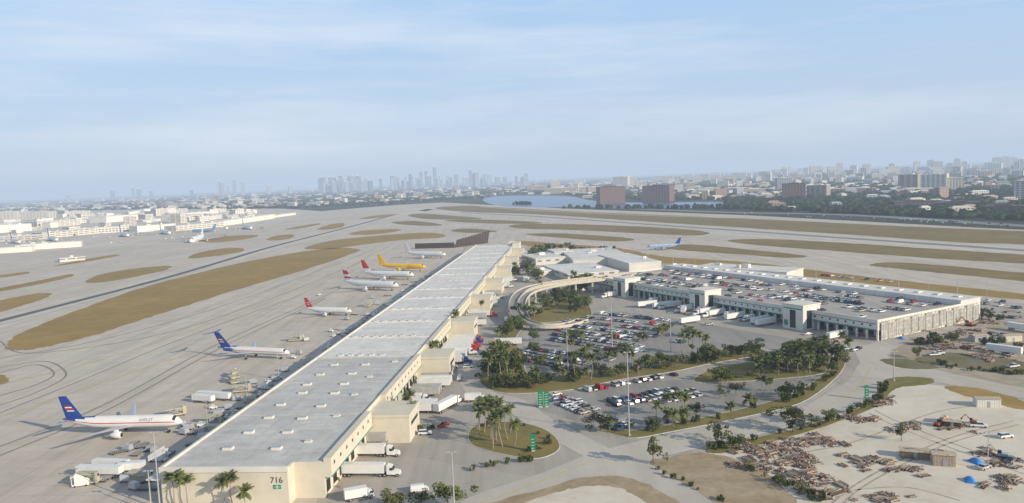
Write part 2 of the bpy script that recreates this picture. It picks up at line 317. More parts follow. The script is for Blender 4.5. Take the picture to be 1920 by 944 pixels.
mb=MB(); mb.box(-1.1,1.1,-.8,.8,0,.4,1); mb.hexa([(-.9,-.6,.4),(.9,-.6,.4),(.9,.6,.4),(-.9,.6,.4)],[(-.7,-.35,1.1),(.7,-.35,1.1),(.7,.35,1.1),(-.7,.35,1.1)]); mv=mb.mesh('roof_vent',[mSTEEL,mWHITE])
mb=MB(); mb.box(-1.5,1.5,-1.0,1.0,0,.7,0); mb.box(-1.35,1.35,-.85,.85,.7,.85,1); msk=mb.mesh('skylight',[mWHITE,M('skylight_panel',(.36,.40,.44),.3)])
nv=0
for l in range(16,136,15):
    for r in (13,27): part(bl,'skylight',msk,(r+R.uniform(-1.5,1.5),l+R.uniform(-1.5,1.5),10.9))
for l in range(22,136,26): part(bl,'roof_vent',mv,(36+R.uniform(-3,3),l,10.9)); nv+=1
l=140
while l<LEN-10 and nv<99:
    for r in (5,10,15,20,25,30,35): 
        if nv<99 and R.random()<.85: part(bl,'roof_vent',mv,(r+R.uniform(-.5,.5),l,10.92)); nv+=1
    l+=43
tm=textmesh('716',2.5,M('sign_brown',(.10,.09,.08)))
t=part(bl,'lettering',tm,(34.2,-.08,7.4)); t.rotation_euler=(math.pi/2,0,0)
mb=MB(); mb.box(33.1,35.4,-.08,0,4.9,6.1); mb.box(33.4,35.1,-.1,-.08,5.4,5.55,1); mb.box(34.1,34.4,-.1,-.08,5.0,5.95,1); part(bl,'wall_sign',mb.mesh('wall_sign',[mTEAL,mWHITE]))
# ------------------------------------------------ parking-deck cargo building
c0=P(1645,640); c1=P(1165,553); U=(c1-c0).normalized(); V=Vector((U.y,-U.x,0)); ULEN=(c1-c0).length
def VF(u,v,z=0): return c0+U*u+V*v+Vector((0,0,z))
def uat(x):
    lo,hi=0,400
    for _ in range(40):
        m=(lo+hi)/2; q=VF(m,0); dd=(q-Vector((0,0,H))); xx=960+F*dd.dot(r_)/dd.dot(f_)
        if xx>x: lo=m
        else: hi=m
    return lo
rv=math.atan2(V.y,V.x)
dk=thing('parking_deck_building','white concrete cargo building with rooftop car park and docks','warehouse',None,c0,rv)
UL=ULEN+35
mb=MB(); 
mb.box(10,91,0,UL,0,9.6); mb.box(0,10,0,UL,5.2,9.6); 
for u in range(0,int(UL),6): mb.box(.3,1.2,u,u+.9,0,5.2)
part(dk,'wall',mb.mesh('wall',[mWHITE]))
mb=MB(); mb.box(.4,72,.4,UL-.4,9.6,9.8); part(dk,'parking_roof',mb.mesh('parking_roof',[mDECK]))
mb=MB(); mb.box(72,91,0,UL,9.6,12.6); mb.box(72,91.5,-.3,UL,12.6,12.9); 
for u in range(6,int(UL),12): mb.box(80,84,u,u+3,12.9,13.6)
part(dk,'roof',mb.mesh('roof',[mROOFF]),label='long raised white roof strip')
mb=MB(); mb.box(-.3,.3,-.3,UL,9.0,11.0); mb.box(.3,72,-.3,.3,9.0,11.0); mb.box(.3,72,UL-.3,UL,9.6,11.0); part(dk,'parapet',mb.mesh('parapet',[mWHITE]))
mb=MB(); mb.box(-.36,-.02,0,UL,5.2,5.75); mb.box(-.36,-.31,0,UL,8.6,8.85); part(dk,'trim',mb.mesh('trim',[mTEAL]),label='teal band above the dock openings')
mq=MB(); mq.box(-.05,0,-.6,.6,0,.9); mqm=mq.mesh('window',[mGLASS])
for i in range(48): part(dk,'window',mqm,(0,4+i*4.9,7.1))
mq=MB(); mq.box(9.9,10,-2,2,0,4.2); mqm=mq.mesh('dock_door',[mDARK])
for i in range(38): part(dk,'dock_door',mqm,(0,5+i*6.2,.3))
mb=MB()
for i in range(30): mb.box(1+i*3,1.15+i*3,-1.6,-1.45,0,10.5)
for z in (2,4,6,8,10): mb.box(1,88,-1.7,-1.6,z,z+.12)
for i in range(14): mb.box(2+i*6.2,7.6+i*6.2,-.9,-.6,.2+(i%3)*.5,9.5-(i%2)*.8,1)
part(dk,'scaffold',mb.mesh('scaffold',[mSTEEL,M('grey_screen',(.46,.44,.39),.8,.3,.4)]))
mb=MB(); mb.box(-8,6,-7,7,0,13.5); mb.box(-8.3,6.3,-7.3,7.3,13.5,14.3); mb.box(-8.06,-8,-2,2,1,11,1); mb.box(-8.1,-8.0,3.4,6,2,5,2); mb.box(-5,-1,-7.06,-7,1,11,1); mb.box(-8.08,-8,-6.5,6.5,11.5,12.1,2); mt=mb.mesh('stair_tower',[mWHITE,mGLASS,mTEAL])
for x in (1178,1325,1505): part(dk,'stair_tower',mt,(0,uat(x),0))
mBLK=M('blank_white_wall',(.66,.63,.57),.7,.1,.05)
def lowb(px1,px2,depth,h,roof=mROOFF,wall=None,name='office_building',label='low white flat-roofed airport building',group=None,extra=True,cat='building'):
    wall=wall or facade('fac_white',(.66,.63,.57),(.2,.22,.23),5,9,.65,.5)
    a=P(*px1);b=P(*px2); dx=(b-a); w=dx.length; rz=math.atan2(dx.y,dx.x)
    o=thing(name,label,cat,None,a,rz,group)
    mb=MB(); mb.box(0,w,0,depth,0,h-.8); part(o,'wall',mb.mesh('wall',[wall]))
    mb=MB(); mb.box(-.4,w+.4,-.4,depth+.4,h-.8,h); 
    if extra:
        for i in range(max(1,int(w/25))):
            x=R.uniform(.1,.85)*w; y=R.uniform(.2,.7)*depth; s=R.uniform(2,5); mb.box(x,x+s*1.4,y,y+s,h,h+R.uniform(1.2,3))
    part(o,'roof',mb.mesh('roof',[roof])); return o
lowb((1065,527),(1160,520),75,6,label='flat white-roofed cargo office behind the ramp'); lowb((1005,498),(1060,494),50,7)
lowb((1075,500),(1185,495),110,7,label='broad white-roofed warehouse beside the car deck',wall=mBLK); lowb((1180,510),(1240,506),90,8,wall=mBLK); lowb((1010,520),(1045,516),22,5)
lowb((1300,515),(1475,527),30,7,label='long low white annex behind the deck',wall=mBLK); lowb((1040,486),(1075,484),35,8)
mPARA=M('weathered_parapet',(.52,.475,.395),.8,.12,.3)
def elevated(path,wd,name='elevated_road'):
    w=[P(x,y,z) for x,y,z in [tuple(p) for p in smooth(path,6,False)]]
    o=thing(name,'curved concrete ramp road with side parapets on columns','elevated road')
    mb=MB();mp=MB()
    for i in range(len(w)-1):
        a,b=w[i],w[i+1]; d1=(w[i+1]-w[max(0,i-1)]); d2=(w[min(len(w)-1,i+2)]-w[i])
        n1=Vector((-d1.y,d1.x,0)).normalized(); n2=Vector((-d2.y,d2.x,0)).normalized(); h=wd/2
        def seg(m,o1,o2,zl,zh):
            m.hexa([a+n1*o1+Vector((0,0,zl)),b+n2*o1+Vector((0,0,zl)),b+n2*o2+Vector((0,0,zl)),a+n1*o2+Vector((0,0,zl))][::-1],
                   [a+n1*o1+Vector((0,0,zh)),b+n2*o1+Vector((0,0,zh)),b+n2*o2+Vector((0,0,zh)),a+n1*o2+Vector((0,0,zh))][::-1])
        seg(mb,-h,h,-.8,0); seg(mp,h,h+.3,-.9,.9); seg(mp,-h-.3,-h,-.9,.9)
    part(o,'deck',mb.mesh('deck',[mLOT])); part(o,'parapet',mp.mesh('parapet',[mPARA]))
    mc=MB()
    for i in range(3,len(w)-1,3):
        if w[i].z>3: mc.cyl((w[i].x,w[i].y,0),(w[i].x,w[i].y,w[i].z-.8),.8,n=8)
    if mc.v: part(o,'column',mc.mesh('column',[mPARA]))
elevated([(1094,600,.9),(1060,610,1.8),(1015,611,3),(980,600,4.5),(964,580,6),(968,557,7.5),(990,541,8.5),(1040,530,9.5),(1100,523,10),(1180,514,10),(1240,512,10)],6)
elevated([(985,597,3.5),(977,578,6),(983,558,7.8),(1003,545,8.8),(1050,534,9.8),(1110,526.5,10),(1175,518,10)],5)
o=thing('blast_fence','dark brown steel blast fence with slanted panels','fence',None,P(778,467),0)
q0=P(778,467);q1=P(852,465);q2=P(915,456)
mb=MB(); dd=(q1-q0); n=16
for i in range(n):
    a=dd*(i/n); b=dd*((i+.93)/n); mb.hexa([a,b,b+Vector((0,5,0)),a+Vector((0,5,0))],[a+Vector((0,3,7)),b+Vector((0,3,7)),b+Vector((0,4,7)),a+Vector((0,4,7))])
dd2=q2-q1
for i in range(12):
    a=dd+dd2*(i/12); b=dd+dd2*((i+.9)/12); h=10+i*.6; mb.hexa([a,b,b+Vector((0,12,0)),a+Vector((0,12,0))],[a+Vector((3,8,h)),b+Vector((3,8,h)),b+Vector((3,10,h)),a+Vector((3,10,h))])
part(o,'panel',mb.mesh('panel',[M('dark_brown_steel',(.055,.035,.03))]))
# ------------------------------------------------ vehicles
COL={'white':(.75,.75,.75),'silver':(.5,.5,.51),'black':(.02,.02,.025),'grey':(.2,.2,.21),'red':(.36,.02,.02),'blue':(.03,.07,.2),'beige':(.5,.43,.32),'green':(.03,.10,.07)}
CM={k:M('car_paint_'+k,v,.3,.03,1,0,.5) for k,v in COL.items()}
def carmesh(kind,mat):
    mb=MB()
    if kind=='sedan': L,Hh,prof,cab=4.7,1.45,[(-2.35,.35),(-2.3,.95),(-1.5,1.0),(1.0,.95),(2.2,.8),(2.35,.35)],(-1.7,1.1,-1.0,.35)
    elif kind=='suv': L,Hh,prof,cab=4.8,1.8,[(-2.4,.4),(-2.4,1.1),(-1.5,1.15),(1.1,1.12),(2.3,1.0),(2.4,.4)],(-2.35,1.2,-2.1,.5)
    elif kind=='pickup': L,Hh,prof,cab=5.5,1.85,[(-2.75,.5),(-2.75,1.15),(-.6,1.15),(1.4,1.12),(2.6,1.0),(2.75,.5)],(-.7,1.5,-.55,.9)
    else: L,Hh,prof,cab=5.4,2.2,[(-2.7,.4),(-2.7,1.25),(-1.5,1.3),(1.6,1.25),(2.6,1.05),(2.7,.4)],(-2.68,2.0,-2.55,1.35)
    w=.9
    mb.hexa([(x,-w,z) for x,z in prof][::-1],[(x,w,z) for x,z in prof][::-1],0)
    x0,x1,x2,x3=cab; zb=prof[2][1]-.02
    mb.hexa([(x0,-.86,zb),(x1,-.86,zb),(x1,.86,zb),(x0,.86,zb)],[(x2,-.68,Hh-.06),(x3,-.68,Hh-.06),(x3,.68,Hh-.06),(x2,.68,Hh-.06)],1 if kind!='van' else 0)
    mb.box(x2-.02,x3+.02,-.7,.7,Hh-.06,Hh,0)
    if kind=='van': mb.hexa([(x3+.15,-.8,zb+.1),(x1-.12,-.8,zb+.1),(x1-.12,.8,zb+.1),(x3+.15,.8,zb+.1)],[(x3+.04,-.72,Hh-.15),(x3+.1,-.72,Hh-.15),(x3+.1,.72,Hh-.15),(x3+.04,.72,Hh-.15)],1)
    if kind=='pickup': mb.box(-2.6,-.85,-.75,.75,1.15,1.17,3)
    for x in (-L*.31,L*.31):
        for y in (-.92,.92): mb.cyl((x,y-.1,.34),(x,y+.1,.34),.34,n=8,m=2)
    for y in (-.6,.6): mb.box(L/2-.06,L/2+.02,y-.18,y+.18,.6,.75,4); mb.box(-L/2-.02,-L/2+.06,y-.18,y+.18,.7,.85,5)
    return mb.mesh('parked_'+kind,[mat,mGLASS,mTYRE,mDARK,mWHT,mRED])
CARM={(k,c):carmesh(k,CM[c]) for k in ('sedan','suv','pickup','van') for c in COL}
PL=[]; STL=MB()
def pc(): return R.choices(['white','silver','black','grey','red','blue','beige','green'],[30,22,20,12,8,5,6,1])[0]
def pk(): return R.choices(['sedan','suv','pickup','van'],[50,30,12,5])[0]
def addcar(p,rz,where,group,k=None,c=None): PL.append((p,rz,k or pk(),c or pc(),where,group))
def row(a,b,prob,where,group,sp=2.75,world=False,runs=False):
    if not world: a=P(*a);b=P(*b)
    dd=b-a; n=int(dd.length/sp); ang=math.atan2(dd.y,dd.x)+math.pi/2; e=dd.normalized(); nv=Vector((-e.y,e.x,0)); zz=Vector((0,0,.03 if world else .115)); pr=prob
    for i in range(n+1):
        c=a+dd*(i/n)+zz; STL.face([c-nv*2.5-e*.07,c-nv*2.5+e*.07,c+nv*2.5+e*.07,c+nv*2.5-e*.07])
    for i in range(n):
        if runs and i%5==0: pr=R.choice((.05,.3,.6,.9,.9))*prob*2
        if R.random()<pr: addcar(a+dd*((i+.5)/n)+Vector((R.uniform(-.15,.15),R.uniform(-.3,.3),0)),ang+R.choice((0,math.pi))+R.uniform(-.04,.04),where,group)
gA='cars parked in the tree-lined lot'; gB='cars parked in the lower lot'; gD='cars parked on the roof deck'
for a,b,p in (((1125,590),(1255,603),.8),((1060,603),(1240,622),.9),((1050,611),(1235,633),.8),((1035,628),(1205,653),.92),((1030,638),(1195,663),.9),((990,655),(1150,678),.9),((985,664),(1120,688),.8),((985,676),(1080,694),.7),((1250,640),(1330,650),.4),((1100,597),(1250,612),.6),((1040,620),(1220,643),.6)): row(a,b,p,'on grey asphalt',gA)
for a,b,p in (((1085,737),(1268,704),.75),((1040,741),(1118,772),.92),((1028,748),(1100,778),.85),((1150,764),(1305,736),.9),((1140,757),(1280,730),.7),((1110,779),(1180,801),.75),((1290,745),(1340,738),.3),((1210,762),(1310,742),.4)): row(a,b,p,'on grey asphalt',gB)
for v,p in ((5,.25),(19,.38),(24.5,.42),(38,.45),(43.5,.45),(57,.36),(66,.25)):
    row(VF(8,v,9.82),VF(UL-8,v,9.82),p,'on the rooftop car park',gD,2.8,True,True)
for a,b,p in (((1755,553),(1910,572),.5),((1760,560),(1915,580),.45),((1540,517),(1720,535),.4),((1585,655),(1605,660),.8),((1850,590),(1920,600),.5),((1840,625),(1920,636),.4)): row(a,b,p,'by the cargo building','cars parked by the cargo building')
setting('parking_marking',STL.mesh('parking_marking',[mWHP]))
for x,y,k,c,rz in ((797,815,'suv','white',0),(832,800,'pickup','red',1.0),(850,690,'sedan','silver',0.1),(862,712,'van','white',1.5),(878,690,'suv','white',0),(820,733,'sedan','black',.2),(583,927,'pickup','white',0.05),(787,922,'van','white',.2),(1165,806,'pickup','blue',.6),(1150,803,'suv','green',.6),(1200,660,'van','white',.1),(1170,635,'van','white',.2),(1390,602,'sedan','silver',.3),(1425,640,'suv','green',0),(1610,655,'sedan','black',.8),(905,690,'sedan','white',1.2),(866,660,'pickup','grey',.1),(900,607,'suv','white',.1),(940,560,'van','beige',1.2),(1760,665,'pickup','white',.1),(1515,628,'sedan','white',.3),(1330,610,'suv','silver',.2),(770,735,'sedan','silver',0),(895,640,'suv','blue',1.4)):
    addcar(P(x,y,.09),rz,'on the pavement beside the docks','vehicles in the cargo yard',k,c)
for i in range(45):
    x=R.uniform(1380,1920); y=399+(x-1370)*.046+R.choice((-1.6,1.6)); q=P(x+5,y+.23)-P(x,y); addcar(P(x,y,.3),math.atan2(q.y,q.x)+R.choice((0,math.pi)),'driving along the highway','cars on the highway')
PL.sort(key=lambda q:q[0].length)
for i,(p,rz,k,c,where,g) in enumerate(PL[:290]):
    if p.z<.05: p=Vector((p.x,p.y,.12))
    nm='parked_car' if k in('sedan','suv') else ('pickup_truck' if k=='pickup' else 'van')
    kk={'sedan':'sedan','suv':'sport utility vehicle','pickup':'pickup truck','van':'van'}[k]
    thing(nm,f'{c} {kk} {where}','car' if nm=='parked_car' else kk,CARM[(k,c)],p,rz,g)
mbs=MB(); keys=list(COL)
for p,rz,k,c,w,g in PL[290:]:
    me=CARM[(k,c)]; n=len(mbs.v); cs,sn=math.cos(rz),math.sin(rz); z=max(p.z,.12)
    for v in me.vertices: mbs.v.append((p.x+v.co.x*cs-v.co.y*sn,p.y+v.co.x*sn+v.co.y*cs,z+v.co.z))
    for f in me.polygons:
        mbs.f.append(tuple(n+i for i in f.vertices)); mi=f.material_index; mbs.m.append(keys.index(c) if mi==0 else len(keys)+mi-1)
o=thing('parked_cars','mixed white, silver and dark parked cars in rows','cars',mbs.mesh('cars',[CM[k] for k in keys]+[mGLASS,mTYRE,mDARK,mWHT,mRED])); o['kind']='stuff'
def wheelm():
    mb=MB(); mb.cyl((0,-.15,0),(0,.15,0),.5,n=12,m=0); mb.cyl((0,-.17,0),(0,.17,0),.25,n=8,m=1); return mb.mesh('wheel',[mTYRE,mSTEEL])
WH=wheelm()
def trailer(L=14.5,mat=mWHT,parent=None,x0=0,name='trailer'):
    root=parent or thing(name,'white box semi-trailer parked at a loading dock','trailer',None,(0,-9999,0))
    mb=MB(); mb.box(x0,x0+L,-1.28,1.28,1.2,4.05); 
    for i in range(int(L/1.2)): mb.box(x0+.3+i*1.2,x0+.36+i*1.2,-1.31,1.31,1.3,3.95)
    part(root,'trailer_body',mb.mesh('trailer_body',[mat]))
    mb=MB(); mb.box(x0+.5,x0+L-.5,-.5,.5,.9,1.2); mb.box(x0+L-3.6,x0+L-3.4,-.9,-.7,.05,1.2); mb.box(x0+L-3.6,x0+L-3.4,.7,.9,.05,1.2); part(root,'chassis',mb.mesh('chassis',[mDARK]))
    for x in (1.2,2.5):
        for y in (-1.05,1.05): part(root,'wheel',WH,(x0+x,y,.5))
    return root
def tractor(root,x0,mat):
    mb=MB(); mb.box(x0-2.5,x0+4.2,-.45,.45,.6,1.0,1)
    mb.hexa([(x0+.3,-1.2,.8),(x0+2.4,-1.2,.8),(x0+2.4,1.2,.8),(x0+.3,1.2,.8)],[(x0+.4,-1.1,3.7),(x0+1.9,-1.1,3.3),(x0+1.9,1.1,3.3),(x0+.4,1.1,3.7)],0)
    mb.hexa([(x0+2.4,-1.0,.7),(x0+4.3,-.95,.7),(x0+4.3,.95,.7),(x0+2.4,1.0,.7)],[(x0+2.3,-.95,2.1),(x0+4.2,-.85,1.7),(x0+4.2,.85,1.7),(x0+2.3,.95,2.1)],0)
    mb.box(x0+4.28,x0+4.5,-1.1,1.1,.45,.85,2); mb.cyl((x0+.2,1.15,1),(x0+.2,1.15,4),.09,m=2); mb.cyl((x0+.2,-1.15,1),(x0+.2,-1.15,4),.09,m=2)
    cb=part(root,'cab',mb.mesh('cab',[mat,mDARK,mSTEEL]))
    mb=MB(); mb.hexa([(x0+2.35,-1,2.15),(x0+2.36,1,2.15),(x0+2.4,1,2.15),(x0+2.4,-1,2.15)],[(x0+1.98,-.95,3.1),(x0+1.98,.95,3.1),(x0+2.04,.95,3.1),(x0+2.04,-.95,3.1)]); mb.box(x0+1.2,x0+2.1,-1.21,1.21,2.1,2.9); part(cb,'windshield',mb.mesh('windshield',[mGLASS]))
    for x in (-1.8,-.5,3.5):
        for y in (-1.0,1.0): part(root,'wheel',WH,(x0+x,y,.5))
TR=trailer()
TG=thing('trailer','weathered grey box trailer parked at a loading dock','trailer',None,(0,-9999,0)); trailer(12.2,M('trailer_grey',(.42,.42,.40),.5),TG)
def semi(mat,nm):
    o=thing('semi_truck',f'{nm} tractor with white box trailer at a loading dock','truck',None,(0,-9999,0)); trailer(13.6,mWHT,o); tractor(o,14.2,mat); return o
SW=semi(mWHT,'white'); SR=semi(mRED,'red'); SB=semi(mBLU,'dark blue')
BT=thing('box_truck','small white box truck beside the dock','truck',None,(0,-9999,0))
mb=MB(); mb.box(0,6.5,-1.2,1.2,1,3.5); part(BT,'cargo_box',mb.mesh('cargo_box',[mWHT])); mb=MB(); mb.hexa([(6.7,-1.05,.6),(8.6,-1.05,.6),(8.6,1.05,.6),(6.7,1.05,.6)],[(6.8,-.95,2.5),(7.8,-.95,2.5),(7.8,.95,2.5),(6.8,.95,2.5)]); mb.box(0,8.5,-.5,.5,.5,.95,1); cb=part(BT,'cab',mb.mesh('cab',[mWHT,mDARK])); mb=MB(); mb.box(7.2,8.2,-1.07,1.07,1.6,2.2); part(cb,'windshield',mb.mesh('windshield',[mGLASS]))
for x in (1.6,7.6):
    for y in (-1,1): part(BT,'wheel',WH,(x,y,.5))
def put(proto,a,b=None,rz=None,z=.12,label=None,group=None,world=False):
    if not world: a=P(a[0],a[1])
    if b is not None: b=P(*b); rz=math.atan2(b.y-a.y,b.x-a.x)
    return clone(proto,(a.x,a.y,z),rz,1,label,group)
gT='trucks and trailers at the cargo docks'
put(SW,(648,856),(740,856),group=gT); put(SW,(642,893),(735,893),group=gT); put(TG,(662,833),(700,833),group=gT); put(SW,(818,778),(867,752),group=gT,label='white tractor and box trailer turning in the yard'); put(BT,(646,942),(700,932),group=gT,label='white box truck driving across the pavement')
put(SR,(725,772),(800,774),group=gT); put(SW,(730,757),(810,757),group=gT)
for k in range(1,9):
    s=72+(k-1)*per; e=min(49+k*per,LEN-5); l=s+2
    if k==1: l=s+13
    while l<e-3:
        if R.random()<.66:
            pr=R.choices([TR,TG,SW,SR,SB,BT],[40,14,20,6,6,14])[0]
            if k==1 and l<92: pr=TR
            put(pr,BF(W+3.2,l),rz=AL+R.uniform(-.02,.02),group=gT,world=True)
        l+=4.6
for k in range(7):
    for j in range(4): 
        if R.random()<.4: put(R.choice([TR,BT,TG]),BF(W+30+R.uniform(-3,6),90+k*per+j*9),rz=AL+R.choice((0,1.57,-1.57))+R.uniform(-.1,.1),group=gT,world=True,label='box trailer parked loose in the truck court')
for u in list(range(8,int(ULEN),8)):
    if R.random()<.38: put(R.choice([TR,SW,BT]),VF(u,-3),rz=rv+math.pi+R.uniform(-.02,.02),group='trucks at the deck building docks',world=True,label='white truck backed to the deck building docks')
for a,b in (((1195,578),(1250,572)),((1225,580),(1280,573)),((1280,590),(1285,583)),((1410,610),(1460,600)),((1090,548),(1120,545)),((1275,610),(1300,606)),((1850,660),(1880,664)),((1890,618),(1915,622))): put(TR,a,b,group=gT,label='white box trailer parked in the open yard')
for o in (TR,TG,SW,SR,SB,BT):
    for c in list(o.children_recursive): bpy.data.objects.remove(c)
    bpy.data.objects.remove(o)
# ------------------------------------------------ aircraft
def loft(mb,rings,n=20,matf=lambda i,a:0):
    vs=[]
    for (x,y,z,ry,rz) in rings:
        vs.append(len(mb.v))
        for k in range(n):
            a=2*math.pi*k/n; mb.v.append((x,y+ry*math.cos(a),z+rz*math.sin(a)))
    for i in range(len(rings)-1):
        for k in range(n):
            k2=(k+1)%n; mb.f.append((vs[i]+k,vs[i]+k2,vs[i+1]+k2,vs[i+1]+k)); mb.m.append(matf(i,2*math.pi*(k+.5)/n))
    mb.f.append(tuple(vs[0]+k for k in reversed(range(n)))); mb.m.append(matf(0,0)); mb.f.append(tuple(vs[-1]+k for k in range(n))); mb.m.append(matf(len(rings)-2,0))
def airfoil(mb,r,t,th_r,th_t,axis,m=0):
    def sec(s,th):
        le,te,q,o=s; c=le-te; pts=[(le,0),(le-.25*c,th),(le-.7*c,th*.6),(te,0),(le-.7*c,-th*.5),(le-.25*c,-th*.7)]
        return [(x,q,o+h) if axis=='y' else (x,o+h,q) for x,h in pts]
    mb.hexa(sec(r,th_r),sec(t,th_t),m)
def airplane(nose,tail,zc,spec,label):
    a=P(nose[0],nose[1],zc);b=P(tail[0],tail[1],zc); L=(a-b).length; rz=math.atan2((a-b).y,(a-b).x); c=(a+b)/2
    o=thing('airplane',label,'airplane',None,(c.x,c.y,.1),rz,'cargo aircraft on the apron')
    Rd=spec.get('R',.05)*L; k=L
    fs=[(0,.06,-.3),(.012,.35,-.24),(.03,.58,-.16),(.045,.72,-.1),(.065,.88,-.04),(.1,1,0),(.2,1,0),(.4,1,0),(.64,1,0),(.72,.94,.05),(.8,.78,.18),(.88,.55,.34),(.95,.32,.5),(1,.1,.62)]
    rings=[(L/2-f*L,0,zc+dz*Rd,Rd*r,Rd*r) for f,r,dz in fs]
    st=spec.get('stripe',False); sw=spec.get('sweep',False)
    def mf(i,a):
        s=math.sin(a)
        if i==3 and s>.45: return 3
        if sw and ((i==9 and s>.9) or (i==10 and s>.6) or (i>=11 and s>.1)): return 4
        if st and 3<=i and -.05<s<.12: return 1
        if s<-.55: return 2
        return 0
    mb=MB(); loft(mb,rings,28 if not sw else 44,mf)
    part(o,'fuselage',mb.mesh('fuselage',[spec['body'],spec.get('smat',mBLU),spec.get('belly',mSIL),mGLASS,mBLU],True))
    zw=zc-.55*Rd
    for sgn in (1,-1):
        mb=MB(); sp=spec.get('span',.95)*L/2
        x0=.13*k-(.08*k if spec.get('rear') else 0)
        airfoil(mb,(x0,x0-.19*k,sgn*Rd*.4,zw),(x0-.12*k,x0-.2*k,sgn*sp*.38,zw+.012*k),.013*k,.009*k,'y')
        airfoil(mb,(x0-.12*k,x0-.2*k,sgn*sp*.38,zw+.012*k),(x0-.28*k,x0-.31*k,sgn*sp,zw+.04*k),.009*k,.003*k,'y')
        part(o,'wing',mb.mesh('wing',[mSIL]))
        if not spec.get('rear'):
            y=sgn*sp*.34; xe=x0-.107*k+.055*k; ze=zw-.028*k; re=spec.get('re',.5)*Rd
            mb=MB(); loft(mb,[(xe,y,ze,re*.8,re*.8),(xe-.005*k,y,ze,re,re),(xe-.05*k,y,ze,re,re),(xe-.085*k,y,ze,re*.6,re*.6),(xe-.1*k,y,ze,re*.25,re*.25)],16)
            mb.cyl((xe+.02,y,ze),(xe+.03,y,ze),re*.72,n=16,m=1); mb.box(xe-.07*k,xe-.02*k,y-.15,y+.15,ze,zw+.012*k)
            part(o,'engine',mb.mesh('engine',[spec.get('emat',mWHT),mDARK],True))
        else:
            y=sgn*Rd*1.55; xe=-.24*k; mb=MB(); loft(mb,[(xe,y,zc+.35*Rd,.35*Rd,.35*Rd),(xe-.01*k,y,zc+.35*Rd,.45*Rd,.45*Rd),(xe-.09*k,y,zc+.35*Rd,.42*Rd,.42*Rd),(xe-.12*k,y,zc+.35*Rd,.25*Rd,.25*Rd)],14); mb.box(xe-.08*k,xe-.02*k,min(0,y),max(0,y),zc+.25*Rd,zc+.4*Rd)
            part(o,'engine',mb.mesh('engine',[spec.get('emat',mWHT)],True))
        mb=MB()
        if spec.get('ttail'): zt=zc+Rd+.16*k; airfoil(mb,(-.475*k,-.545*k,0,zt),(-.545*k,-.585*k,sgn*.15*k,zt),.004*k,.002*k,'y')
        else: airfoil(mb,(-.39*k,-.475*k,sgn*Rd*.25,zc+.35*Rd),(-.46*k,-.5*k,sgn*.185*k,zc+.35*Rd+.015*k),.006*k,.003*k,'y')
        part(o,'stabilizer',mb.mesh('stabilizer',[spec.get('stab',mSIL)]))
    fm=spec['fin']; mb=MB(); n=len(fm); ft=.17*k
    le0,te0,le1,te1=(-.325*k,-.475*k,-.455*k,-.525*k); 
    if spec.get('ttail'): le0,te0,le1,te1=(-.30*k,-.45*k,-.46*k,-.54*k); ft=.155*k
    z0=zc+.75*Rd
    mats=[]; 
    for m in fm:
        if m not in mats: mats.append(m)
    for i,m in enumerate(fm):
        t0,t1=i/n,(i+1)/n; g=lambda t:(le0+(le1-le0)*t,te0+(te1-te0)*t,z0+(ft+.25*Rd)*t,0)
        airfoil(mb,g(t0),g(t1),.006*k*(1-.5*t0),.006*k*(1-.5*t1),'z',mats.index(m))
    tf=part(o,'tail_fin',mb.mesh('tail_fin',mats))
    if spec.get('emblem'):
        mb=MB()
        for i,(w_,m) in enumerate(((.06,0),(.07,1),(.06,0),(.04,1))):
            zb=z0+ft*(.34+i*.085); xc=-.425*k-i*.008*k
            for y in (-.0085*k,.0065*k): mb.hexa([(xc-w_*k*.5,y,zb),(xc+w_*k*.5,y,zb),(xc+w_*k*.5,y+.002*k,zb),(xc-w_*k*.5,y+.002*k,zb)],[(xc-w_*k*.5,y,zb+ft*.055),(xc+w_*k*.42,y,zb+ft*.055),(xc+w_*k*.42,y+.002*k,zb+ft*.055),(xc-w_*k*.5,y+.002*k,zb+ft*.055)],m)
        part(tf,'emblem',mb.mesh('emblem',[mWHT,spec['emblem']]))
    for gx,gy in ((.38*k,0),(-.03*k,.09*k),(-.03*k,-.09*k)):
        mb=MB(); mb.cyl((gx,gy,zw),(gx,gy,.6),.16,m=0)
        for q in (-.35,.35): mb.cyl((gx,gy+q-.18,.55),(gx,gy+q+.18,.55),.55,n=12,m=1)
        part(o,'landing_gear',mb.mesh('landing_gear',[mSTEEL,mTYRE]))
    if spec.get('text'):
        tx,sz,tm,fx=spec['text']; me=textmesh(tx,sz,tm,.01)
        for v in me.vertices:
            h=v.co.y+spec.get('tz',.25)*Rd; x=v.co.x+fx*L; v.co=(x,-math.sqrt(max(.01,Rd*Rd-h*h))-.05,zc+h)
        part(o,'lettering',me)
    return o
airplane((342,789),(119,794),4.6,dict(R=.052,body=mWHT,fin=[mBLU]*4,stripe=True,smat=mRED,sweep=True,text=('AMERIJET',1.3,M('faded_blue',(.12,.18,.38)),.22),tz=.45,re=.5,emblem=mRED),'white wide-body cargo jet with blue tail and red stripe')
airplane((543,661),(408,655),3.9,dict(R=.042,body=mWHT,fin=[mBLU]*4,stripe=True,smat=mRED,sweep=True,rear=True,ttail=True,span=.72,stab=mBLU,emblem=mRED,emat=mBLU),'white tri-jet with blue T-tail on the apron')
airplane((659,583),(573,581),3.6,dict(R=.055,body=mWHT,fin=[mRED]*4,smat=mRED,re=.45,emblem=mRED),'small white jet with red tail on the apron')
airplane((747,535),(645,531),5,dict(R=.05,body=mWHT,fin=[mWHT,mRED,mWHT,mRED,mRED,mWHT],re=.45),'white cargo jet with red and white tail')
airplane((776,515),(680,513),5,dict(R=.05,body=mWHT,fin=[mWHT,mRED,mRED,mRED],re=.45),'white cargo jet with solid red tail')
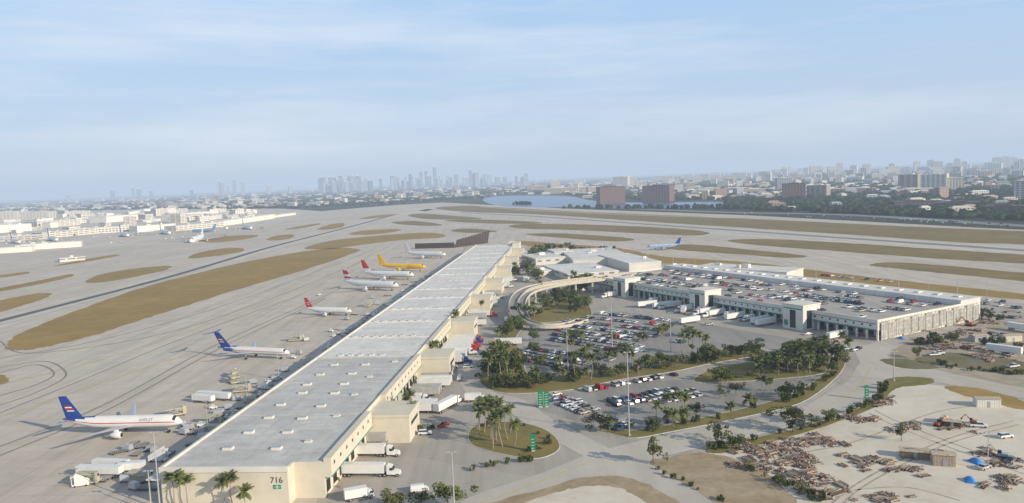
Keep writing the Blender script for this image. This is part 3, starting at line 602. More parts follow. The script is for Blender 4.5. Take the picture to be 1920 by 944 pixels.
airplane((798,500),(710,499),5,dict(R=.045,body=mYD,belly=mYD,fin=[mYD,mYD,mYD],stab=mYD,emat=mYD,text=('DHL',3.4,mRED,.2),tz=.1,re=.45),'yellow cargo jet with red lettering')
airplane((836,477),(760,476),5,dict(R=.05,body=mWHT,fin=[mWHT,mWHT],re=.45),'plain white cargo jet beyond the warehouse')
airplane((1213,463),(1276,460),4.5,dict(R=.05,body=mPBL,belly=mWHT,fin=[mBLU,mBLU],stripe=True,re=.45),'pale blue jet with navy tail taxiing')
airplane((357,452),(382,444),4,dict(R=.05,body=mWHT,fin=[mWHT]),'white jet taxiing by the terminal')
airplane((360,433),(405,432),4,dict(R=.05,body=mLBL,fin=[mLBL]),'light blue jet parked at the terminal')
for x in (20,90,225,300,455): airplane((x+R.uniform(14,18),455-x*.06),(x,452-x*.06),4,dict(R=.05,body=mWHT,fin=[R.choice([mRED,mBLU,mWHT])]),'white airliner parked at a terminal gate')
# ------------------------------------------------ ground support equipment
def dolly():
    mb=MB(); mb.box(-1.8,1.8,-1.2,1.2,.4,.6,0); mb.hexa([(-1.6,-1.1,.6),(1.6,-1.1,.6),(1.6,1.1,.6),(-1.6,1.1,.6)],[(-1.6,-.8,2.2),(1.2,-.8,2.2),(1.2,.8,2.2),(-1.6,.8,2.2)],1)
    for x in (-1.3,1.3):
        for y in (-1,1): mb.cyl((x,y-.1,.25),(x,y+.1,.25),.25,m=2)
    return mb.mesh('cargo_dolly',[mGREY,mSIL,mTYRE])
def loader():
    mb=MB(); mb.box(-4,3.5,-1.7,1.7,.5,1.0,0); mb.box(-4,2.5,-1.6,1.6,3.0,3.3,0)
    for y in (-1.4,1.4):
        mb.hexa([(-3.5,y-.1,1),(-3.1,y-.1,1),(-3.1,y+.1,1),(-3.5,y+.1,1)],[(1.7,y-.1,3),(2.1,y-.1,3),(2.1,y+.1,3),(1.7,y+.1,3)],1)
        mb.hexa([(1.7,y-.1,1),(2.1,y-.1,1),(2.1,y+.1,1),(1.7,y+.1,1)],[(-3.5,y-.1,3),(-3.1,y-.1,3),(-3.1,y+.1,3),(-3.5,y+.1,3)],1)
        for x in (-3,2.8): mb.cyl((x,y-.2,.45),(x,y+.2,.45),.45,m=2)
    mb.box(2.6,4,-1.7,-.5,1,3.9,0); mb.box(3.99,4.04,-1.5,-.7,2.6,3.6,3); return mb.mesh('cargo_loader',[M('loader_cream',(.5,.46,.34)),mSTEEL,mTYRE,mGLASS])
def tug():
    mb=MB(); mb.box(-1.5,1.5,-.8,.8,.35,1.0,0); mb.box(-1.4,-.2,-.75,.75,1.0,1.2,0); mb.box(-.9,.3,-.7,.7,1.85,1.95,0)
    for x in (-.85,.25):
        for y in (-.65,.65): mb.box(x-.05,x+.05,y-.05,y+.05,1.0,1.85,0)
    for x in (-1,1):
        for y in (-.8,.8): mb.cyl((x,y-.1,.35),(x,y+.1,.35),.35,m=1)
    return mb.mesh('baggage_tug',[mWHT,mTYRE])
def stairs():
    mb=MB(); mb.box(-3,3,-1,1,.4,.9,0)
    for i in range(12): mb.box(-3+i*.42,-2.55+i*.42,-.8,.8,.9,1.1+i*.25,0)
    for y in (-.95,.85): mb.hexa([(-3,y,1.1),(2,y,4.0),(2,y+.1,4.0),(-3,y+.1,1.1)][::1],[(-3,y,2.1),(2,y,5),(2,y+.1,5),(-3,y+.1,2.1)],0)
    mb.box(2,3.4,-1,1,3.9,4.1,0); mb.box(2.9,3.1,-.9,-.7,.9,3.9,0); mb.box(2.9,3.1,.7,.9,.9,3.9,0)
    for x in (-2,2):
        for y in (-1,1): mb.cyl((x,y-.1,.35),(x,y+.1,.35),.35,m=1)
    return mb.mesh('boarding_stairs',[mWHT,mTYRE])
def flat():
    mb=MB(); mb.box(-3,3,-1.2,1.2,.5,.7,0)
    for i in range(9): mb.box(-2.9+i*.68,-2.7+i*.68,-1.1,1.1,.7,.8,1)
    for x in (-2.3,2.3):
        for y in (-1,1): mb.cyl((x,y-.1,.3),(x,y+.1,.3),.3,m=2)
    return mb.mesh('pallet_dolly',[M('dolly_dark',(.12,.12,.12)),mSTEEL,mTYRE])
G={'cargo_dolly':(dolly(),'flat cargo dolly carrying a silver container','cargo dolly'),'cargo_loader':(loader(),'cream scissor-lift cargo loader on the apron','cargo loader'),'baggage_tug':(tug(),'small white apron tug beside the warehouse','tug'),'boarding_stairs':(stairs(),'white mobile boarding stairs on the apron','stairs truck'),'pallet_dolly':(flat(),'empty dark roller pallet dolly on the apron','pallet dolly')}
def gse(k,p,rz,sc=1): thing(k,G[k][1],G[k][2],G[k][0],(p.x,p.y,.1),rz,'ground support equipment on the apron',sc)
gse('boarding_stairs',P(152,912),.3+math.pi,.8); 
for i in range(170):
    l=R.choice((R.uniform(10,140),R.uniform(60,520),R.uniform(60,520))); r=-R.triangular(7,36,10)
    gse(R.choices(list(G),[38,7,20,2,30])[0],BF(r,l),AL+R.choice((0,1.57,.3,-.4)))
for x,y,k in ((437,718,'cargo_loader'),(440,708,'cargo_loader'),(345,800,'baggage_tug'),(355,805,'cargo_dolly'),(330,780,'cargo_loader'),(575,640,'cargo_dolly'),(565,634,'cargo_dolly'),(555,640,'cargo_loader'),(250,835,'pallet_dolly'),(265,838,'pallet_dolly'),(240,845,'cargo_dolly'),(280,843,'pallet_dolly'),(225,850,'pallet_dolly'),(600,555,'baggage_tug'),(690,575,'cargo_loader'),(700,560,'cargo_dolly'),(260,852,'pallet_dolly'),(290,850,'cargo_dolly')): gse(k,P(x,y),R.uniform(0,3))
def ctr(a,b,mat,label,h=3.6,w=2.6,name='trailer'):
    p=P(*a);q=P(*b); L=(q-p).length; o=thing(name,label,'trailer',None,(p.x,p.y,.1),math.atan2(q.y-p.y,q.x-p.x),'trailers on the apron')
    mb=MB(); mb.box(0,L,-w/2,w/2,1.1,h); 
    for i in range(int(L)): mb.box(i+.4,i+.46,-w/2-.03,w/2+.03,1.2,h-.1)
    part(o,'trailer_body',mb.mesh('trailer_body',[mat])); mb=MB(); mb.box(.3,L-.3,-.5,.5,.8,1.1); part(o,'chassis',mb.mesh('chassis',[mDARK]))
    for x in (1.2,2.5,L-2):
        for y in (-1,1): part(o,'wheel',WH,(x,y,.5))
for a,b in (((148,892),(228,894)),((178,880),(240,883)),((222,888),(272,884)),((364,754),(400,757)),((372,748),(432,752))): ctr(a,b,mWHT,'white container trailer parked on the apron',3.4)
# ------------------------------------------------ light masts
def mast(x,yb,yt,z=0):
    p=P(x,yb,z); h=(yb-yt)/((yb-hor(x))/(H-z)); o=thing('light_pole','tall grey steel floodlight mast','light pole',None,p,0,'floodlight masts')
    mb=MB(); mb.cyl((0,0,0),(0,0,h),.25 if h>12 else .13,.12,8); mb.cyl((0,0,0),(0,0,.6),.5,n=8); part(o,'pole',mb.mesh('pole',[mSTEEL]))
    mb=MB(); s=.9 if h>12 else .6; mb.box(-s,s,-.08,.08,h-.1,h+.05); mb.box(-s-.4,-s+.3,-.25,.25,h-.2,h+.1); mb.box(s-.3,s+.4,-.25,.25,h-.2,h+.1); part(o,'lamp_head',mb.mesh('lamp_head',[mSTEEL]))
for x,b,t in ((300,955,806),(284,960,880),(390,808,750),(464,757,702),(523,712,660),(560,690,656),(605,658,627),(641,628,602),(673,603,577),(702,580,555),(728,558,536),(752,540,520),(853,975,843),(1148,652,548),(1180,818,657),(1676,715,658),(1852,880,808),(1065,695,615),(1258,660,585)): mast(x,b,t)
for x,y in ((1035,480),(1090,473),(1130,478),(1170,483),(1215,487),(1262,497),(1303,503),(1345,510),(1405,520),(1460,524),(1530,533),(1600,545),(1685,548),(1740,552),(1795,552),(1850,560),(1580,600),(1720,585),(1640,575),(1480,560),(1400,545),(1330,535)): mast(x,y,y-20*(y-hor(x))/150)
def totem(x,yb,yt,wp,n=1):
    p=P(x,yb); s=(yb-hor(x))/H; h=(yb-yt)/s; w=wp/s; o=thing('road_sign','tall green airport direction sign with white lines','sign',None,p,.1,'green airport signs')
    for k in range(n):
        mb=MB(); mb.box(-w/2+k*(w+.5),w/2+k*(w+.5),-.2,.2,.8,h-k*.8); mb.box(-w/2+.2+k*(w+.5),w/2-.2+k*(w+.5),-.15,.15,0,.8,1)
        for i in range(int(h/1.1)-1): mb.box(-w*.35+k*(w+.5),w*R.uniform(.1,.35)+k*(w+.5),-.22,-.2,1.3+i*1.0,1.45+i*1.0,2)
        part(o,'sign_panel',mb.mesh('sign_panel',[mGRN,mSTEEL,mWHITE]))
totem(1000,848,813,9); totem(1014,765,731,9,2); totem(1625,750,722,7)
# ------------------------------------------------ trees
def crown(kind,seed):
    r=random.Random(seed); mb=MB()
    if kind=='broad':
        cl=[(r.gauss(0,.27),r.gauss(0,.27),.6+r.uniform(-.3,.26),r.uniform(.14,.25)) for _ in range(15)]; nl=70; ls=.05
    elif kind=='shrub': cl=[(r.gauss(0,.35),r.gauss(0,.35),r.uniform(.2,.7),r.uniform(.2,.35)) for _ in range(9)]; nl=50; ls=.1
    else: cl=[(r.gauss(0,.2),r.gauss(0,.2),.6+r.uniform(-.3,.35),r.uniform(.1,.2)) for _ in range(14)]; nl=45; ls=.045
    for (x,y,z,s) in cl:
        for _ in range(nl):
            v=Vector((r.gauss(0,1),r.gauss(0,1),r.gauss(0,1))).normalized()*s*r.uniform(.55,1.08); p=Vector((x,y,z))+Vector((v.x,v.y,v.z*.75))
            a=Vector((r.gauss(0,1),r.gauss(0,1),r.gauss(0,1))).normalized(); b=a.orthogonal().normalized(); l=ls*r.uniform(.6,1.3); a=a*l; b=b*l*.7
            mb.face([p-a,p+b,p+a,p-b],0)
    return mb
def trunkm(seed):
    r=random.Random(seed); mb=MB()
    mb.cyl((0,0,0),(0,0,.4),.035,.025,7)
    for i in range(6):
        a=r.uniform(0,6.3); mb.cyl((0,0,.3+.03*i),(math.cos(a)*.25,math.sin(a)*.25,.6+.04*i),.018,.006,5)
    return mb
VAR=[]
for i in range(5): VAR.append(('broad',trunkm(i).mesh('trunk',[mTRUNK]),crown('broad',i).mesh('crown',[mLEAF if i%3 else mLEAF2])))
for i in range(3): VAR.append(('thin',trunkm(20+i).mesh('trunk',[mTRUNK]),crown('thin',30+i).mesh('crown',[mLEAF2])))
SHR=[crown('shrub',50+i).mesh('shrub',[mLEAF if i else mLEAF2]) for i in range(3)]
def palmm(seed):
    r=random.Random(seed); mb=MB()
    for i in range(30):
        a=r.uniform(0,6.28); el=r.uniform(-.6,1.2); L=r.uniform(2.4,3.3); m=1 if el<-.35 and r.random()<.5 else 0
        p=Vector((0,0,0)); prev=None; n=6
        for s in range(n+1):
            t=s/n; e=el-1.5*t*t; dirv=Vector((math.cos(a)*math.cos(e),math.sin(a)*math.cos(e),math.sin(e)))
            w=.6*math.sin(math.pi*min(1,t*.85+.12))+.03; sd=Vector((-math.sin(a),math.cos(a),0))*w; dr=Vector((0,0,-w*.6))
            cur=(p.copy(),p+sd+dr,p-sd+dr)
            if prev: mb.face([prev[0],cur[0],prev[1]*.25+cur[1]*.75,prev[1]],m); mb.face([cur[0],prev[0],prev[2],prev[2]*.25+cur[2]*.75],m)
            prev=cur; p=p+dirv*(L/n)
    return mb.mesh('crown',[mPALM,mDEAD])
PCR=[palmm(i) for i in range(4)]
mb=MB(); mb.cyl((0,0,0),(.1,.05,.5),.024,.017,7); mb.cyl((.1,.05,.5),(.05,0,1.0),.017,.014,7); PTR=mb.mesh('trunk',[M('palm_trunk',(.30,.26,.21))])
def tree(x,y,h,wd=None,kind=None,z=.17):
    p=P(x,y); kind=kind or R.choice(('broad','broad','thin'))
    if kind=='palm':
        o=thing('palm_tree','slender palm with drooping green fronds on a verge','palm tree',None,(p.x,p.y,z-.1),R.uniform(0,6),'palms around the car parks')
        t=part(o,'trunk',PTR); t.scale=(h*.9,h*.9,h); c=part(o,'crown',R.choice(PCR),(.05*h*.9,0,h)); s=R.uniform(.8,1.15); c.scale=(s,s,s*1.05)
    elif kind=='shrub':
        o=thing('shrub','rounded dark green shrub growing on the verge','shrub',R.choice(SHR),(p.x,p.y,z-.1),R.uniform(0,6),'shrubs on the verges'); w=wd or h; o.scale=(w/1.6,w/1.6,h)
    else:
        v=R.choice([q for q in VAR if q[0]==kind]); w=(wd or h*1.05)
        o=thing('tree','leafy dark green tree on a grass verge' if kind=='broad' else 'thin open-crowned green tree on a verge','tree',None,(p.x,p.y,z-.1),R.uniform(0,6),'trees around the car parks')
        t=part(o,'trunk',v[1]); t.scale=(w*.8,w*.8,h); c=part(o,'crown',v[2]); c.scale=(w*.95,w*.95,h)
def along(px,n,h,kinds,jit=6,wd=None):
    q=smooth(px,8,False)
    for i in range(n):
        p=q[int(R.random()*(len(q)-1))]; tree(p.x+R.uniform(-jit,jit),p.y+R.uniform(-jit*.5,jit*.5),h*R.uniform(.7,1.3),wd,R.choice(kinds))
for x,y,h,w in ((1510,688,13,17),(1538,686,12,14),(1498,668,9,11),(1455,695,10,15),(1428,693,9,11),(1475,690,9,11),(1408,668,7,8),(1330,676,9,9),(945,712,14,14),(925,716,11,11),(962,706,10,10),(965,622,9,11),(950,634,8,9),(975,612,8,10),(1225,872,9,7),(1345,830,7,9),(1487,812,9,10),(1487,790,5,7),(1126,808,7,10),(1478,748,6,8),(1305,778,4.5,6),(840,952,7,8),(790,957,6,6),(742,957,5,7),(1690,828,6,4),(1045,702,5,7),(1000,640,6,7),(1376,842,5,9),(1370,668,6,8),(1535,800,3,6),(1560,788,4,5),(910,775,7,8),(1210,690,6,9),(1240,684,6,8),(1720,672,5,4),(1380,742,6,5),(1350,748,6,4),(1290,632,6,8),(935,690,10,13),(985,728,7,9),(1005,726,6,8),(1265,690,6,8),(1010,685,5,7),(1000,660,5,7)):
    tree(x,y,h,w,'thin' if w<h*.75 or (x,y) in((1345,830),(1225,872)) else 'broad')
for x,y,h in ((327,950,9),(340,955,9.5),(352,952,8),(418,958,8.5),(438,955,9),(460,962,6),(895,806,9),(908,812,10),(920,822,11),(930,830,10),(942,838,11),(952,825,10),(915,800,9),(938,806,10),(925,842,10),(965,838,8),(900,825,10),(957,812,9),(765,800,10),(776,806,9),(772,790,10),(1232,796,7),(1252,792,9),(1275,788,9),(1262,778,7),(1285,784,8),(1170,703,11),(1155,706,10),(1140,708,10),(1122,706,11),(1108,712,10),(1095,700,10),(1185,700,9),(1078,715,9),(1200,712,7),(1280,668,10),(1290,664,9),(1300,668,11),(1310,664,10),(1322,668,9),(935,722,12),(920,724,11),(948,726,12),(928,715,13),(940,704,12),(812,690,11),(818,684,10),(853,628,12),(857,620,11),(885,570,9),(905,545,9),(1500,700,8),(1520,708,8),(1495,715,8),(1070,676,9),(1060,660,9),(1090,655,8),(1590,668,7),(905,590,8),(1580,650,6),(1460,705,7),(1445,738,5),(1430,735,5)):
    tree(x,y,h,None,'palm')
along([(925,690),(940,650),(960,620),(975,595)],13,8,['broad','palm','thin']); along([(925,728),(1000,722),(1100,712),(1220,696),(1330,680),(1420,662)],44,5.2,['broad','broad','thin','palm','shrub'],5)
along([(1000,598),(1030,575),(1060,563),(1090,575),(1080,590)],32,7.5,['broad','broad','palm','thin'],12); along([(1000,556),(1050,550),(1100,545)],14,8,['broad','palm'])
along([(985,505),(1000,480),(1040,470),(1120,476),(1180,482)],34,7,['palm','broad','broad']); along([(1060,530),(1110,534),(1150,538),(1200,540)],18,7,['palm','broad'])
along([(1140,812),(1250,803),(1400,772),(1500,745),(1560,705)],26,3.8,['shrub','palm','thin','shrub']); along([(1340,720),(1400,712),(1500,700),(1540,690)],18,5,['broad','thin','palm'])
along([(960,520),(985,510),(1010,530)],14,8,['broad','palm']); along([(1340,842),(1500,805),(1620,765),(1665,722)],34,2.6,['shrub','shrub','thin']); along([(1400,880),(1500,925),(1560,950)],16,2.5,['shrub','thin'])
along([(1230,880),(1330,930),(1400,960)],10,1.5,['shrub']); along([(1030,690),(1100,675),(1180,660)],8,5,['broad','palm'],4); along([(1000,650),(1090,630),(1200,640),(1260,620)],10,4.5,['broad','palm'],5)
along([(1720,650),(1800,640),(1920,660)],14,4,['broad','shrub'],10); along([(1730,678),(1820,695),(1920,702)],24,2.2,['shrub'],6); along([(895,800),(960,795),(1030,830),(980,850)],14,1.6,['shrub'],4)
along([(870,885),(960,870),(1000,866)],10,2.2,['shrub','thin'],2); along([(580,922),(610,912),(625,905)],6,3,['shrub'],3); along([(755,812),(820,805)],7,2,['shrub'],3); along([(815,700),(850,660)],6,3,['shrub'],3)
along([(1810,590),(1860,600),(1920,610)],10,5,['broad','thin'],5); along([(1560,700),(1575,680),(1540,665),(1480,668)],12,6,['broad','palm'],6)
# ------------------------------------------------ construction yard
def lumber(seed):
    r=random.Random(seed); mb=MB()
    for z in range(3):
        for i in range(7):
            a=r.uniform(-.25,.25); x0=r.uniform(-3.4,-1.6); x1=r.uniform(1.6,3.4); y=-1.6+i*.46; mb.hexa([(x0,y+a,z*.35),(x1,y-a,z*.35),(x1,y+.3-a,z*.35),(x0,y+.3+a,z*.35)],[(x0,y+a,z*.35+.28),(x1,y-a,z*.35+.28),(x1,y+.3-a,z*.35+.28),(x0,y+.3+a,z*.35+.28)],r.choice((0,0,1,2,3)))
    return mb.mesh('lumber_stack',[mWOOD,mGREY,mBRN,mTAN])
def debris(seed):
    r=random.Random(seed); mb=MB()
    for i in range(46):
        x,y=r.gauss(0,1.5),r.gauss(0,1.2); z=max(.1,1.4-(x*x+y*y)*.3)*r.random(); d=Vector((r.gauss(0,1),r.gauss(0,1),r.gauss(0,.3))).normalized()*r.uniform(.5,2); s=r.uniform(.08,.35)
        mb.cyl(Vector((x,y,z+.1))-d*.5,Vector((x,y,z+.1))+d*.5,s,s*.9,4,r.choice((0,0,1,2,3,4,4,5)))
    return mb.mesh('debris_pile',[mWOOD,mGREY,mBRN,mSIL,mTAN,M('faded_orange',(.38,.16,.07))])
LU=[lumber(i) for i in range(3)]; DB=[debris(i) for i in range(5)]
gY='building materials in the contractor yard'
def yard(n,px,names,s0=.35,s1=.9):
    for i in range(n):
        q=R.choice(px); p=P(q[0]+R.gauss(0,.55)*q[2],q[1]+R.gauss(0,.55)*q[3]); k=R.choice(names)
        if k=='l': thing('lumber_stack','stack of weathered timber and steel beams on sand','lumber',R.choice(LU),(p.x,p.y,.15),R.choice((.3,.5,1.9))+R.uniform(-.2,.2),gY,R.uniform(s0+.05,s1-.05))
        else: thing('debris_pile','heap of mixed scrap and rusty material on sand','scrap pile',R.choice(DB),(p.x,p.y,.15),R.uniform(0,6),gY,R.uniform(s0,s1))
yard(135,[(1440,845,45,12),(1530,830,50,8),(1480,870,40,14),(1400,875,40,10),(1600,788,40,6),(1655,755,25,10),(1460,850,40,10)],['l','d','d']); yard(95,[(1620,868,40,10),(1730,855,50,10),(1700,885,50,8),(1540,925,50,12),(1660,935,50,8),(1880,905,30,15),(1500,900,40,10)],['l','l','d'])
yard(45,[(1790,800,35,8),(1850,850,40,10),(1700,800,30,8),(1880,870,30,10)],['l','d'],.3,.8)
yard(70,[(1760,650,50,8),(1850,668,60,12),(1880,600,40,15),(1800,625,40,8)],['d','l'],.4,1.1)
def shed(x,y,L,w,h,mat,rz,label,name='shed'):
    p=P(x,y); o=thing(name,label,'shed',None,(p.x,p.y,.15),rz,None); mb=MB(); mb.box(-L/2,L/2,-w/2,w/2,0,h); 
    for i in range(int(L/.8)): mb.box(-L/2+.3+i*.8,-L/2+.45+i*.8,-w/2-.05,w/2+.05,.1,h-.1)
    part(o,'wall',mb.mesh('wall',[mat])); mb=MB(); mb.hexa([(-L/2-.3,-w/2-.3,h),(L/2+.3,-w/2-.3,h),(L/2+.3,w/2+.3,h),(-L/2-.3,w/2+.3,h)],[(-L/2-.3,-.1,h+.5),(L/2+.3,-.1,h+.5),(L/2+.3,.1,h+.5),(-L/2-.3,.1,h+.5)]); part(o,'roof',mb.mesh('roof',[mTAN])); mb=MB(); mb.box(-.5,.5,-w/2-.1,-w/2-.05,0,2.1); part(o,'door',mb.mesh('door',[mGREY]))
shed(1715,858,8,4,2.2,mWOOD,-.4,'tan timber shed with flat roof in the yard'); shed(1768,872,6,3.5,3.4,M('tan_wall',(.42,.34,.26)),-.3,'tan block shed with pitched roof'); shed(1850,762,8,4,3.0,mWHITE,-.2,'white storage container on blocks'); shed(1835,640,8,4,3,mSIL,.2,'grey metal shed near the scrub'); shed(1785,802,5,2.5,2.2,mBRN,-.5,'rusty brown container in the yard'); shed(1895,640,9,4,3,mCREAM,.1,'cream shed by the scrub')
def digger(x,y,rz,mat,s=1):
    p=P(x,y); o=thing('excavator','tracked excavator with raised boom and bucket','excavator',None,(p.x,p.y,.15),rz,None,s)
    mb=MB(); mb.box(-2,2,-1.4,-.8,0,.9,1); mb.box(-2,2,.8,1.4,0,.9,1); mb.box(-1.8,1.6,-1.2,1.2,1.0,2.0); mb.box(-.6,.6,-.8,.8,.4,1.0,1); part(o,'body',mb.mesh('body',[mat,mDARK]))
    mb=MB(); mb.box(.3,1.6,.2,1.2,2.0,3.1); part(o,'cab',mb.mesh('cab',[mGLASS])); mb=MB(); mb.cyl((1.2,-.2,1.6),(4,-.2,4.6),.3,.25,6); mb.cyl((4,-.2,4.6),(6,-.2,2.2),.25,.18,6); mb.hexa([(5.6,-.8,1.4),(6.6,-.8,1.2),(6.6,.4,1.2),(5.6,.4,1.4)],[(5.7,-.8,2.3),(6.3,-.8,2.3),(6.3,.4,2.3),(5.7,.4,2.3)]); part(o,'boom',mb.mesh('boom',[mat]))
digger(1818,612,2.2,mORG); digger(1760,800,.4,mORG,.7); digger(1825,795,2.4,mORG,.6); digger(1880,860,2.5,mSIL,.8)
def tarp(x,y,s):
    mb=MB(); n=7; g=[[(i-3)*.9*s for i in range(n)],[(j-3)*.6*s for j in range(n)]]
    hh=[[(1.6*s*max(0,1-((i-3)/3.2)**2)*max(0,1-((j-3)/3.2)**2)+R.uniform(0,.15)) if 0<i<6 and 0<j<6 else 0 for j in range(n)] for i in range(n)]
    for i in range(n-1):
        for j in range(n-1): mb.face([(g[0][i],g[1][j],hh[i][j]),(g[0][i+1],g[1][j],hh[i+1][j]),(g[0][i+1],g[1][j+1],hh[i+1][j+1]),(g[0][i],g[1][j+1],hh[i][j+1])])
    p=P(x,y); thing('tarpaulin','bright blue tarpaulin draped over stored materials','tarpaulin',mb.mesh('tarpaulin',[mTARP]),(p.x,p.y,.16),R.uniform(0,3))
tarp(1818,903,.75); tarp(1830,868,.8); tarp(1690,636,.7)
for x,y,k,c,rz in ((1780,797,'pickup','red',.3),(1835,802,'pickup','white',-.3),(1770,792,'van','beige',.8),(1885,822,'suv','white',.2),(1895,868,'pickup','grey',.7),(1752,668,'pickup','white',.1),(1845,880,'sedan','silver',.5),(1870,640,'van','white',.4),(1780,636,'suv','grey',.2),(1900,690,'pickup','white',.3),(1810,655,'pickup','red',2)):
    p=P(x,y); thing('pickup_truck' if k=='pickup' else 'parked_car',f'{c} work vehicle standing on white sand','car',CARM[(k,c)],(p.x,p.y,.15),rz,'work vehicles in the contractor yard')
# ------------------------------------------------ left terminals
fW=[facade('fac_term',(.78,.74,.66),(.16,.16,.16),5,7,.6,.35),facade('fac_term2',(.70,.65,.56),(.16,.16,.16),4,12,.65,.2),M('blank_term_wall',(.76,.72,.65),.7,.1,.05)]
TL=[((-40,478),(60,472),22,9),((40,470),(152,463),24,10),((-60,456),(70,450),30,11),((80,448),(185,438),30,13),((150,440),(262,434),30,14),((258,436),(330,430),35,14),((330,434),(420,425),35,12),((420,424),(515,410),40,13),((0,437),(60,433),60,20),((70,428),(150,422),60,18),((-20,418),(28,416),40,40),((200,418),(260,413),70,20),((40,412),(90,410),60,30),((330,412),(400,406),60,18),((420,408),(480,400),60,14),((130,408),(170,406),60,24),((505,410),(555,403),35,7),((112,492),(160,488),14,5)]
for a,b,dp,h in TL: lowb(a,b,dp,h,wall=R.choice(fW),name='terminal_building',label='white airport terminal concourse with dark window bands',group='airport terminal buildings')
for i in range(120):
    x=R.uniform(-30,470); y=R.uniform(398,440-x*.06); w=R.uniform(8,24)*(y-hor(x))/60
    lowb((x,y),(x+w,y-w*R.uniform(-.02,.16)),R.uniform(15,40),R.uniform(5,17)*R.choice((1,1,1,1.7)),wall=R.choice(fW),name='terminal_building',label='white airport service building with flat roof',group='airport terminal buildings',extra=True)
for i in range(60):
    x=R.uniform(0,500); y=R.uniform(440,470)-x*.06; gse(R.choice(('cargo_dolly','baggage_tug','cargo_loader')),P(x,y),R.uniform(0,6),1.4)
# ------------------------------------------------ distant city
fs=[facade('fac_cream',(.76,.69,.56)),facade('fac_tan',(.50,.40,.30)),facade('fac_wht2',(.84,.80,.72)),facade('fac_pink',(.45,.30,.24)),facade('fac_grey',(.42,.45,.48)),facade('fac_brown',(.24,.14,.115),(.08,.07,.08))]
glassb=facade('fac_blue',(.22,.28,.36),(.10,.14,.20),4,3,.3,.2); hazep=facade('fac_hazetint',(.40,.43,.47),(.18,.22,.28),4,3,.3,.3)  # second facade paled bluish, painting distance haze onto far towers
def tower(x,yb,wpx,ypx,mat,label='pale high-rise block rising above distant trees',name='tower_block',depth=None,group='distant high-rise buildings',dk=False):
    p=P(x,yb); s=(yb-hor(x))/H; w=wpx/s; h=ypx/s; dp=depth or w*.7
    rz=-math.atan2(p.x,p.y)+R.uniform(-.3,.3); o=thing(name,label,'building',None,p,rz,group)
    mb=MB(); mb.box(-w/2,w/2,0,dp,0,h); part(o,'wall',mb.mesh('wall',[mat]))
    mb=MB(); mb.box(-w/2-.4,w/2+.4,-.4,dp+.4,h,h+1); mb.box(-w*.2,w*.2,dp*.3,dp*.7,h+1,h+max(3,h*.07)); 
    if h>60: mb.box(-w*.08,w*.08,dp*.4,dp*.55,h+max(3,h*.07),h*1.12)
    part(o,'roof',mb.mesh('roof',[mCREAM if not dk else mBRN])); return o
for x,yb,w,h,m in ((1149,382,48,31,5),(1230,379,52,30,5),(1488,374,42,29,5),(1531,371,36,23,1),(1471,360,27,26,4),(1702,357,34,29,1),(1750,358,44,30,2),(1786,357,38,23,0),(1912,380,18,40,4),(1163,352,28,20,0),(1180,350,30,17,0),(1115,363,24,12,1),(1718,362,70,7,2),(1590,363,60,9,3),(1690,368,20,6,5),(1050,363,60,10,1),(1095,361,36,10,3),(1010,358,44,9,3),(1330,362,40,9,0),(1385,363,50,10,3),(1415,365,40,10,1),(1300,360,36,8,1)):
    tower(x,yb,w,h,fs[m],{5:'dark brown brick office block near the lake',1:'tan apartment block above dark trees',4:'pale blue glass office block',2:'white apartment tower above dark trees',0:'cream apartment tower above dark trees',3:'pinkish apartment building above dark trees'}[m],group='mid-distance blocks',dk=(m==5))
for x,yb,w,h in ((1718,391,74,12),(1795,393,74,12),(1880,402,66,14),(1640,398,40,8)): tower(x,yb,w,h,facade('fac_dk',(.20,.19,.17)),'low dark office building beside the highway',name='office_building',group='offices along the highway',dk=True)
for i in range(110):
    x=R.choice((R.gauss(690,55),R.gauss(800,60),R.gauss(640,30),R.uniform(600,1010),R.uniform(600,1010))); 
    if not 560<x<1030: continue
    hh=R.uniform(2,9) if R.random()<.65 else R.uniform(9,18)
    if x>900: hh*=.6
    tower(x,hor(x)+R.uniform(11,14),R.uniform(3.5,8),hh+12,R.choice([hazep,glassb,glassb,fs[4]]),'tall hazy downtown skyscraper on the horizon',group='downtown skyline')
for x,h in ((817,28),(800,22),(883,20),(608,18),(628,17),(655,18),(675,17),(735,15),(770,18),(790,20)): tower(x,hor(x)+12,5.5,h+10,glassb,'tallest hazy downtown skyscraper on the horizon',group='downtown skyline')
for x,h in ((213,13),(250,16),(262,14),(285,9),(412,22),(418,19),(440,23),(457,20),(428,13),(130,8),(505,10),(360,8),(545,8)): tower(x,hor(x)+12,R.uniform(4,7),h+6,R.choice([hazep,glassb]),'hazy tower beyond the airport terminals',group='downtown skyline')
for i in range(130):
    x=R.choice((R.uniform(1040,1920),R.uniform(1250,1920),R.uniform(1380,1920))); yb=hor(x)+R.uniform(15,36); tower(x,yb,R.uniform(8,22),R.uniform(6,12)+(6 if R.random()<.25 else 0),R.choice([fs[2],fs[0],fs[2],fs[0],fs[1]]))
for x in (1290,1320,1350,1380,1430,1470,1510,1560,1575,1600,1625,1672,1720,1745,1795,1808,1870,1885,1900,1912): tower(x,hor(x)+17,R.uniform(9,18),R.uniform(14,21)-(x<1500)*5,R.choice([fs[2],fs[0]]),'sunlit white apartment tower near the horizon')
def bnd(x):
    pts=[(-400,398),(0,396),(300,393),(560,390),(740,380),(900,371),(1370,392),(1920,414),(2500,440)]
    for (a,b),(c,d2) in zip(pts,pts[1:]):
        if a<=x<=c: return b+(d2-b)*(x-a)/(c-a)
    return 400
def inpoly(x,y,pg):
    c=False; j=len(pg)-1
    for i in range(len(pg)):
        if (pg[i][1]>y)!=(pg[j][1]>y) and x<(pg[j][0]-pg[i][0])*(y-pg[i][1])/(pg[j][1]-pg[i][1])+pg[i][0]: c=not c
        j=i
    return c
